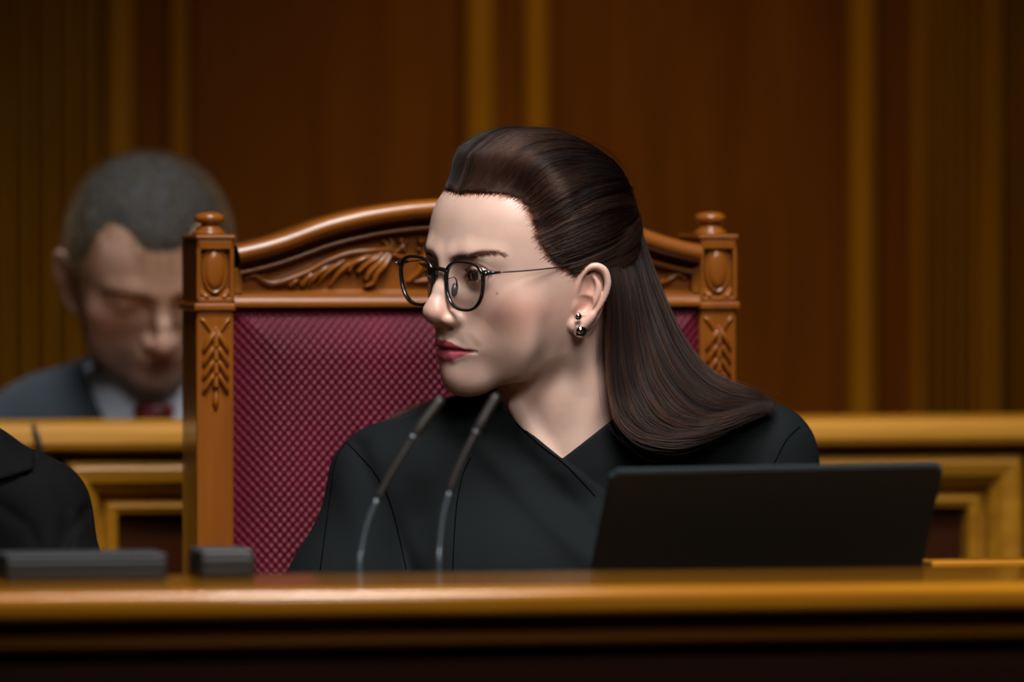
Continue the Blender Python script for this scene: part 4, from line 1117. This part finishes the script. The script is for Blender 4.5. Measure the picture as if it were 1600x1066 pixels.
# ---- black wrap top
def fold(p, pts, amp, wid):
    q = p[:, [0, 2]]; best = np.full(len(p), 1e9, F32)
    for a, b in zip(pts, pts[1:]):
        a = np.array(a, F32); b = np.array(b, F32); ab = b - a
        t = np.clip(((q - a) @ ab) / (ab @ ab), 0, 1); best = np.minimum(best, ((q - a - t[:, None] * ab) ** 2).sum(1))
    return amp * np.exp(-best / wid ** 2) * (p[:, 1] < 25)
def U(px, py): return ((px - 822) * .55, (462 - py) * .55)
FOLDS = [([U(745, 690), U(820, 770), U(900, 850), U(960, 900)], 3.5, 11), ([U(800, 690), U(880, 770), U(950, 850)], -2.5, 9),
         ([U(560, 700), U(600, 790), U(645, 900)], -4.0, 9), ([U(520, 720), U(560, 820), U(590, 920)], 2.5, 12),
         ([U(1215, 660), U(1175, 740), U(1160, 800)], -3.0, 8), ([U(1130, 690), U(1100, 760)], 2.0, 10), ([U(640, 680), U(690, 800), U(700, 900)], 2.0, 18)]
def garment_f(p):
    p = np.asarray(p, F32); u, d, v = p[:, 0], p[:, 1], p[:, 2]
    f = garment_core(p)
    col = smax(chain(p, [(36, 26, -82), (44, 32, -140)], [60, 70]), v + 90 + 0.10 * (u - 40), 4)
    f = smin(f, col, 18)
    for a, b, c in FOLDS: f = f - fold(p, a, b, c)
    sA = (u + 20) * .641 + (v + 97) * .768 - 0.0006 * (u - 10) ** 2 * (u > 10)
    sB = -(u - 84) * .613 + (v + 98) * .79
    under = smax(f, np.minimum(np.minimum(sA, sB), 22 - d), 2.0)
    over = smax(f - 3.2, np.maximum(sA, d - 30), 3.0)
    out = np.minimum(under, over)
    hole = chain(p, [(36, 26, -60), (42, 30, -112)], [55, 57])          # the neck itself
    return smax(out, -hole, 2.0)
gv, gq = mesh_sdf(clip_low(garment_f, -640), (-260, -420, -645), (310, 200, -60), 2.2)
gar = wobj('wrap_top', gv, gq, M['black_cloth'])
gar['label'] = 'black wrap top with crossed collar'
def seam(pts, r=0.55):
    c = spline([px2v(px, py, d) for px, py, d in pts], 40)
    q = c.copy()
    for _ in range(14):                                        # slide along depth onto the cloth
        f0 = garment_f(q); qq = q.copy(); qq[:, 1] += .5; g = (garment_f(qq) - f0) / .5
        q[:, 1] -= np.clip(f0 / np.where(np.abs(g) < .25, np.sign(g) * .25 - (g == 0) * .25, g), -15, 15)
    tube('seam', [v2w(x) - W_EMP for x in q], r * MM, M['seam'], gar, 6)
seam([(541, 694, -8), (560, 712, -16), (585, 740, -24), (610, 790, -34), (634, 890, -40)])
seam([(539, 694, -4), (524, 720, -8), (514, 780, -24), (500, 890, -34)])
seam([(735, 715, -30), (722, 745, -40), (712, 800, -48), (707, 892, -52)])
seam([(806, 662, -50), (845, 697, -55), (885, 728, -58), (930, 776, -60)])
seam([(1250, 668, -5), (1228, 690, -14), (1205, 735, -20)])

# ---- glasses (their own thing) and earrings
M['frame'] = plain('black_acetate', (0.006, 0.006, 0.007), 0.22, spec=0.6, coat=0.3)
M['wire'] = plain('dark_gunmetal', (0.05, 0.05, 0.055), 0.3, 0.9)
M['pad'] = plain('silicone_pad', (0.05, 0.055, 0.06), 0.2, coat=0.3)
M['steel'] = plain('polished_silver', (0.80, 0.79, 0.77), 0.06, 1.0)
def glass_mat():
    m = bpy.data.materials.new('thin_lens'); m.use_nodes = True; nt = m.node_tree
    for n in list(nt.nodes): nt.nodes.remove(n)
    o = N(nt, 'ShaderNodeOutputMaterial'); mx = N(nt, 'ShaderNodeMixShader'); t = N(nt, 'ShaderNodeBsdfTransparent'); g = N(nt, 'ShaderNodeBsdfGlossy'); lw = N(nt, 'ShaderNodeLayerWeight'); pw = N(nt, 'ShaderNodeMath', operation='POWER'); fr = N(nt, 'ShaderNodeMath', operation='MULTIPLY_ADD')
    t.inputs[0].default_value = (0.97, 0.98, 0.98, 1); g.inputs['Roughness'].default_value = 0.02; pw.inputs[1].default_value = 5.0; fr.inputs[1].default_value = 0.9; fr.inputs[2].default_value = 0.025
    nt.links.new(lw.outputs['Facing'], pw.inputs[0]); nt.links.new(pw.outputs[0], fr.inputs[0])
    L = nt.links.new; L(fr.outputs[0], mx.inputs[0]); L(t.outputs[0], mx.inputs[1]); L(g.outputs[0], mx.inputs[2]); L(mx.outputs[0], o.inputs[0])
    return m
M['lens'] = glass_mat()
glasses = empty('eyeglasses', tuple(v2w(h2v((0, 93, 28)))))
G_EMP = np.array(glasses.location)
def gl(h): return v2w(h2v(h)) - G_EMP
def rim_curve(n=72):
    out = []
    for k in range(n):
        a = 2 * math.pi * k / n; c, s = math.cos(a), math.sin(a)
        e = 2.0 / 2.7
        x = abs(c) ** e * (1 if c > 0 else -1); z = abs(s) ** e * (1 if s > 0 else -1)
        wx = 25.0 * (1 + 0.10 * z if z > -.2 else 1 + 0.10 * z + 0.07 * (z + .2))
        out.append((x * wx + 1.2 * z, z * 20.4))
    return out
def face_y(x): return 90.6 - 0.0006 * x * x
RC = rim_curve()
for sx in (1, -1):
    vs, fs = [], []
    n = len(RC); prof = [(-1.1, -1.5), (1.0, -1.5), (1.35, 0.2), (1.0, 1.7), (-0.7, 1.7), (-1.2, 0.4)]        # radial, depth
    for k in range(n):
        p0 = np.array(RC[k - 1]); p1 = np.array(RC[(k + 1) % n]); t = (p1 - p0) / np.linalg.norm(p1 - p0); nr = np.array((t[1], -t[0]))
        for a, b in prof:
            x = 34.5 + RC[k][0] + nr[0] * a; z = 17.4 + RC[k][1] + nr[1] * a
            vs.append(gl((sx * x, face_y(x) + b, z)))
    m_ = len(prof)
    for k in range(n):
        for j in range(m_):
            a_, b_ = k * m_ + j, k * m_ + (j + 1) % m_; c_, d_ = ((k + 1) % n) * m_ + (j + 1) % m_, ((k + 1) % n) * m_ + j
            fs.append((a_, b_, c_, d_) if sx > 0 else (d_, c_, b_, a_))
    mesh_obj('rim', vs, fs, M['frame'], glasses)
    # lens: thin curved glass with two faces
    vs, fs = [gl((sx * 34.5, face_y(34.5) + 1.2, 17.4))], []
    for rr_ in (0.35, 0.7, 1.0):
        for k in range(n):
            x = 34.5 + RC[k][0] * rr_ * .985; z = 17.4 + RC[k][1] * rr_ * .985; vs.append(gl((sx * x, face_y(x) + 1.2 * (1 - rr_ * rr_) + .2, z)))
    for k in range(n): fs.append((0, 1 + k, 1 + (k + 1) % n))
    for j in (0, 1):
        for k in range(n): fs.append((1 + j * n + k, 1 + (j + 1) * n + k, 1 + (j + 1) * n + (k + 1) % n, 1 + j * n + (k + 1) % n))
    mesh_obj('lens', vs, fs, M['lens'], glasses)
    hx = 61.5
    # end piece, hinge and temple wire
    tube('end_piece', [gl(q) for q in ((sx * 58.5, face_y(58) + .2, 29.5), (sx * 62.5, face_y(62) - .2, 30.6), (sx * 65.8, face_y(66) - 1.0, 30.8), (sx * 67.2, face_y(66) - 4, 30.6))], [.0022, .0024, .0022, .0016], M['frame'], glasses, 8)
    tube('hinge', [gl(q) for q in ((sx * 67.2, face_y(66) - 2, 30.6), (sx * 67.6, face_y(66) - 12, 30.4))], [.0017, .0011], M['wire'], glasses, 8)
    for zz in (1.3, -1.3):
        bm = bmesh.new(); bmesh.ops.create_uvsphere(bm, u_segments=10, v_segments=8, radius=.0009)
        o = bm_obj('rivet', bm, M['steel'], glasses, smooth=True); o.location = Vector(gl((sx * (64.0 + zz), face_y(66) + 1.6, 30.7)))
    tp = spline([(sx * 67.6, face_y(66) - 10, 30.4), (sx * 71.5, 50, 30.2), (sx * 75, 15, 31), (sx * 75, -6, 31), (sx * 71, -18, 22), (sx * 69, -24, 8)], 26)
    tube('temple', [gl(q) for q in tp], .00062, M['wire'], glasses, 6)
    # nose pad on its wire arm
    tube('pad_arm', [gl(q) for q in spline([(sx * 10.5, 89.5, 22), (sx * 13.0, 84.5, 23), (sx * 13.0, 82.0, 18), (sx * 11.8, 82.5, 15)], 12)], .0005, M['wire'], glasses, 6)
    bm = bmesh.new(); bmesh.ops.create_uvsphere(bm, u_segments=20, v_segments=14, radius=1.0)
    bmesh.ops.scale(bm, vec=(0.0014, 0.0033, 0.0062), verts=bm.verts)
    o = bm_obj('nose_pad', bm, M['pad'], glasses, smooth=True); o.location = Vector(gl((sx * 11.4, 83.0, 13.0)))
    o.rotation_euler = (Matrix((WR @ np.diag((-1.0, 1, 1))).tolist()) @ Euler((0.25, sx * 0.25, sx * -0.45)).to_matrix()).to_euler()
bp_ = spline([(-11.5, face_y(11), 27.5), (-7.5, 91.4, 29.6), (0, 92.4, 30.4), (7.5, 91.4, 29.6), (11.5, face_y(11), 27.5)], 20)
tube('bridge', [gl(q) for q in bp_], [.0024 - .0006 * math.sin(math.pi * k / 19) for k in range(20)], M['frame'], glasses, 10)
tag(glasses, 'thin black rimmed eyeglasses worn by the person in the wrap top', 'glasses')

ear = empty('earring', tuple(v2w(px2v(903, 493, -62))))
for nm, px, py, rr_, dd in (('stud', 903, 493, .0034, -63.5), ('ball', 906, 516, .0058, -58)):
    bm = bmesh.new(); bmesh.ops.create_uvsphere(bm, u_segments=40, v_segments=28, radius=rr_)
    o = bm_obj(nm, bm, M['steel'], ear, smooth=True); o.location = Vector(v2w(px2v(px, py, dd)) - np.array(ear.location))
tube('hook', [Vector(v2w(px2v(*q)) - np.array(ear.location)) for q in ((903, 493, -60), (903, 494, -52), (904, 505, -51), (906, 514, -56))], .0005, M['steel'], ear, 6)
tag(ear, 'silver double-ball earring below the visible ear, beside the dark hair', 'earring')
tag(woman, 'person in a black wrap top and glasses, head turned to the side', 'person')
# ------------------------------------------------------------------ the man reading behind the bench
M['skin_m'] = skin_mat('ruddy_skin', 0.5, 0.15)
M['black_cloth2'] = cloth_mat('black_jacket_cloth', (0.0028, 0.0030, 0.0036), 1800, 0.85, 0.0, .4)
M['suit'] = cloth_mat('charcoal_suit', (0.030, 0.038, 0.046), 1500, 0.85, 0.2, .25)
M['shirt'] = cloth_mat('white_shirt', (0.62, 0.68, 0.76), 2500, 0.7, 0.1, .15)
M['grey_hair'] = hair_mat('greying_short_hair', 0.30, 0.05, 0.45, 0.5, 0.7)
M['black_hair'] = plain('black_hair', (0.010, 0.008, 0.007), 0.5)
M['cap_m'] = plain('dark_grey_hair_mass', (0.030, 0.030, 0.031), 0.8, bump=(500, .8, .002))
def tie_mat():
    m, nt, b = new_mat('red_patterned_silk')
    tc = N(nt, 'ShaderNodeTexCoord'); v = N(nt, 'ShaderNodeTexVoronoi'); v.inputs['Scale'].default_value = 110
    r = N(nt, 'ShaderNodeValToRGB'); r.color_ramp.elements[0].position = .25; r.color_ramp.elements[0].color = (.45, .12, .11, 1); r.color_ramp.elements[1].position = .45; r.color_ramp.elements[1].color = (.12, .012, .014, 1)
    nt.links.new(tc.outputs['Object'], v.inputs['Vector']); nt.links.new(v.outputs['Distance'], r.inputs[0]); nt.links.new(r.outputs[0], b.inputs['Base Color'])
    b.inputs['Roughness'].default_value = .4
    return m
M['tie'] = tie_mat()
M_ORG = np.array(P(231, 447, 6.95))
MR = rot_head(math.radians(-14), math.radians(31), math.radians(-3))
HM = Head(male=True, lid=0.05); MS = 0.985
KM = 0.55 * 6.95 / 6.0
def mv(px, py, d=0.0): return np.array(((px - 233) * KM, d, (437 - py) * KM))
def m2w(v): return M_ORG + np.asarray(v, float) * MM
def man_neck(p): return chain(p, [(0, 45, -25), (2, 62, -80), (4, 78, -150)], [54, 58, 66], 10)
def man_torso(p):
    f = chain(p, [(-25, 90, -120), (-105, 85, -142), (-172, 80, -172)], [55, 52, 50], 10)
    f = smin(f, chain(p, [(35, 90, -120), (115, 85, -142), (182, 80, -172)], [55, 52, 50], 10), 30)
    f = smin(f, chain(p, [(-180, 75, -180), (-215, 50, -300), (-215, 30, -420), (-120, 0, -500)], [48, 52, 50, 42], 20), 26)
    f = smin(f, chain(p, [(190, 75, -180), (225, 50, -300), (225, 30, -420), (130, 0, -500)], [48, 52, 50, 42], 20), 26)
    return smin(f, ell(p, (5, 85, -340), (175, 115, 260)), 50)
def man_f(p):
    p = np.asarray(p, F32); f = HM((p @ MR.astype(F32)) / F32(MS)) * MS
    return smin(f, smin(man_neck(p), man_torso(p) + 16, 16), 12)
bv, bq = mesh_sdf(clip_low(man_f, -190), (-130, -130, -195), (140, 160, 150), 1.7, 1)
man = empty('person', tuple(P(240, 1150, 7.02))); MN_EMP = np.array(man.location)
mb = mesh_obj('body', m2w(bv) - MN_EMP, bq, M['skin_m'], man)
set_colors(mb, skin_tints((bv @ MR) / MS, (0.44, 0.275, 0.205), ((0.27, 0.10, 0.09), (0.34, 0.14, 0.12), 0.8), (0.42, 0.16, 0.12), False))
for sd in (1, -1): eyeball(man, MN_EMP, M_ORG, MR * MS, HM, sd, M['eye'], 1.0)
MLINE = [(0, 77, 77), (14, 75.5, 77), (28, 69, 82), (40, 57, 94), (50, 44, 92), (58, 41, 72), (64, 36, 52), (70, 22, 40), (72, 8, 26), (73, 2, 6), (72, -8, 14), (68, -24, -5), (55, -50, -30), (20, -80, -40), (0, -86, -42)]
def m_lift(q, sd): return -3.0 + 4.0 * sstep(-2, 4, sd) + (3.0 + 1.5 * sstep(60, 100, q[:, 2])) * sstep(0, 26, sd)
CAPM = HairCap(HM, MLINE, m_lift)
hv, hq = CAPM.mesh(1.0)
mcap = mesh_obj('hair_base', m2w((hv * MS) @ MR.T) - MN_EMP, hq, M['cap_m'], man)
def crop(n, seed):
    r = np.random.default_rng(seed); d = r.normal(0, 1, (n * 3, 3)); d[:, 2] = np.abs(d[:, 2]) - .45; d /= np.linalg.norm(d, axis=1)[:, None]
    d = d[CAPM.at(d, CAPM.sd) > 0.5][:n]; R0 = CAPM.at(d, CAPM.R); n = len(d)
    root = HC + d * (R0 - 2)[:, None]; fw = np.array((.15, .9, -.1)) - d * (d @ np.array((.15, .9, -.1)))[:, None]
    L_ = r.uniform(7, 15, n)[:, None]; tip = root + (d * .55 + fw * .75 + r.normal(0, .18, (n, 3))) * L_
    mid = root + d * L_ * .45 + fw * L_ * .22
    return np.stack([root, mid, tip], 1)
cr_ = crop(6000, 41)
strands('short_hair', m2w((cr_.reshape(-1, 3) * MS) @ MR.T).reshape(cr_.shape) - MN_EMP, (.00028, .00012), M['grey_hair'], man)
mbs = brow_strands(HM, 260, [(10, 82, 37), (20, 80, 40.5), (32, 75, 42.5), (42, 67, 41.5), (52, 56, 36)], 8.0, 9)
strands('eyebrow', m2w((mbs.reshape(-1, 3) * MS) @ MR.T).reshape(mbs.shape) - MN_EMP, (.0003, .0001), M['brow'], man)
def suit_f(p):
    p = np.asarray(p, F32); u, d, v = p[:, 0], p[:, 1], p[:, 2]
    f = man_torso(p)
    f = smin(f, smax(chain(p, [(2, 66, -80), (4, 80, -150)], [68, 80]), v + 80, 5), 16)
    a = (np.abs(u - 6) - 80) * .92 - (v + 66) * .40          # V between the lapels
    vee = np.maximum(a, d - 98)
    f = smax(f, -vee, 4)
    return smax(f, -chain(p, [(2, 60, -60), (4, 78, -110)], [62, 62]), 3)
def shirt_f(p):
    p = np.asarray(p, F32); u, d, v = p[:, 0], p[:, 1], p[:, 2]
    f = man_torso(p) + 9
    c = smax(chain(p, [(1, 58, -60), (4, 78, -150)], [66, 76]), v + 72 + .22 * np.abs(u - 5), 4)
    f = smin(f, c, 10)
    f = smax(f, -chain(p, [(1, 56, -40), (3, 70, -108)], [58, 60]), 2)
    return np.maximum(f, np.abs(u - 5) - 95)
for nm, fn, lo, hi, h, mt in (('suit_jacket', suit_f, (-285, -240, -560), (300, 215, -50), 3.4, 'suit'), ('shirt', shirt_f, (-100, -80, -200), (110, 180, -50), 2.4, 'shirt')):
    a_, b_ = mesh_sdf(clip_low(fn, lo[2] + 5), lo, hi, h, 1)
    o = mesh_obj(nm, m2w(a_) - MN_EMP, b_, M[mt], man)
    if nm == 'suit_jacket': suit_mesh = o
# collar wings, tie knot and blade
def front_of(fn, u, v, off=2.0):
    d = np.linspace(-150, 120, 400).astype(F32); p = np.stack([np.full(400, u), d, np.full(400, v)], -1).astype(F32)
    k = np.nonzero(fn(p) < 0)[0]; return float(d[k[0]]) - off if len(k) else 20.0
def sheet(name, outline, fn, mat, th=2.5, off=2.5):
    vs = [(u, front_of(fn, u, v, off), v) for u, v in outline]; vs2 = [(u, d + th, v) for u, d, v in vs]
    n = len(vs); fs = [tuple(range(n)), tuple(range(2 * n - 1, n - 1, -1))] + [(i, n + i, n + (i + 1) % n, (i + 1) % n) for i in range(n)]
    return mesh_obj(name, [m2w(x) - MN_EMP for x in vs + vs2], fs, mat, man, smooth=False)
sheet('collar_wing', [mv(*q)[[0, 2]] for q in ((140, 560), (165, 600), (205, 640), (222, 640), (214, 662), (196, 672), (168, 636), (146, 590))], shirt_f, M['shirt'])
sheet('collar_wing', [mv(*q)[[0, 2]] for q in ((266, 640), (280, 640), (318, 604), (336, 566), (330, 596), (308, 640), (290, 672), (274, 662))], shirt_f, M['shirt'])
kn = mv(243, 645); kd = front_of(shirt_f, kn[0], kn[2], 5)
bm = lathe_bm([(.006, -.026), (.013, -.022), (.017, -.006), (.021, .008), (.020, .014), (.010, .017)], 20); bmesh.ops.scale(bm, vec=(1, .6, 1), verts=bm.verts)
o = bm_obj('tie_knot', bm, M['tie'], man, smooth=True); o.location = Vector(m2w((kn[0], kd, kn[2])) - MN_EMP)
bl_ = [(a, front_of(shirt_f, kn[0], kn[2] - b, 6), kn[2] - b) for a, b in ((0, 24), (0, 60), (0, 100), (0, 140))]
vs, fs = [], []
for k, (a, d, v) in enumerate(bl_):
    w_ = 12 + 7 * k
    for q, e_ in ((-1, 2), (0, -2), (1, 2), (0, 4)): vs.append(m2w((kn[0] + q * w_, d + e_, v)) - MN_EMP)
for k in range(3):
    for j in range(4): fs.append((k * 4 + j, k * 4 + (j + 1) % 4, k * 4 + 4 + (j + 1) % 4, k * 4 + 4 + j))
mesh_obj('tie_blade', vs, fs, M['tie'], man)
tag(man, 'person in charcoal suit and red tie, head bowed, behind the bench', 'person')

# ---- person in black at the left edge, cut by the frame
def other_f(p):
    p = np.asarray(p, F32)
    f = chain(p, [(-570, 48, -128), (-480, 42, -158), (-424, 36, -186)], [56, 47, 43], 10)
    f = smin(f, chain(p, [(-600, 48, -128), (-690, 42, -158), (-750, 36, -186)], [56, 47, 43], 10), 30)
    f = smin(f, chain(p, [(-424, 32, -190), (-392, 0, -290), (-405, -40, -390), (-480, -170, -400)], [43, 47, 46, 40], 20), 24)
    f = smin(f, chain(p, [(-750, 32, -190), (-765, 0, -290), (-750, -40, -390), (-690, -170, -400)], [43, 47, 46, 40], 20), 24)
    f = smin(f, ell(p, (-587, 45, -350), (150, 105, 250)), 50)
    f = smin(f, smax(chain(p, [(-585, 40, -90), (-585, 48, -150)], [64, 76]), p[:, 2] + 92, 5), 18)
    for a, b, c in (([U(20, 690), U(85, 740), U(110, 800), U(85, 900)], -3.0, 7), ([U(70, 720), U(120, 790), U(110, 880)], 2.5, 7), ([U(140, 790), U(112, 830), U(98, 880)], -3, 5), ([U(0, 790), U(45, 820), U(70, 870)], -2.0, 6)): f = f - fold(p, a, b, c)
    lap = smax(f - 5.5, np.maximum((p[:, 2] + 118 - .25 * (p[:, 0] + 480)), -(p[:, 2] + 155 - .32 * (p[:, 0] + 440))), 3)
    f = np.minimum(f, np.maximum(np.maximum(lap, p[:, 0] + 424), p[:, 1] - 20))
    return smax(f, -chain(p, [(-585, 40, -70), (-585, 46, -112)], [56, 56]), 3)
av, aq = mesh_sdf(clip_low(other_f, -560), (-830, -230, -566), (-350, 170, -70), 2.8, 1)
oth = empty('person', tuple(P(-242, 1300, 6.03))); O_EMP = np.array(oth.location)
mesh_obj('jacket', v2w(av) - O_EMP, aq, M['black_cloth2'] if 'black_cloth2' in M else M['black_cloth'], oth)
def copy_part(src, emp_src, parent, emp_dst, shift, mat=None, name=None):
    o = src.copy()
    if mat is not None or name:
        o.data = src.data.copy() if mat is not None else src.data
        if mat is not None: o.data.materials[0] = mat
    o.name = name or src.name.split('.')[0]
    COL.objects.link(o); o.parent = parent
    o.location = Vector(emp_src) + Vector(shift) - Vector(emp_dst) + src.location
    return o
sh = np.array(v2w((-592, -12, -20))) - M_ORG
copy_part(mb, MN_EMP, oth, O_EMP, sh, name='body'); copy_part(mcap, MN_EMP, oth, O_EMP, sh, M['black_hair'], 'hair')
tag(oth, 'person in a black jacket at the left edge, only one shoulder in view', 'person')
# ---- dark-haired person sitting behind the chair, almost hidden
beh = empty('person', tuple(P(1010, 1150, 7.12))); B_EMP = np.array(beh.location)
sh = np.array(P(1003, 566, 7.05)) - M_ORG
copy_part(mb, MN_EMP, beh, B_EMP, sh, name='body'); copy_part(mcap, MN_EMP, beh, B_EMP, sh, M['black_hair'], 'hair')
copy_part(suit_mesh, MN_EMP, beh, B_EMP, sh, M['black_cloth'], 'jacket')
tag(beh, 'person in dark clothes mostly hidden behind the right side of the carved chair', 'person')
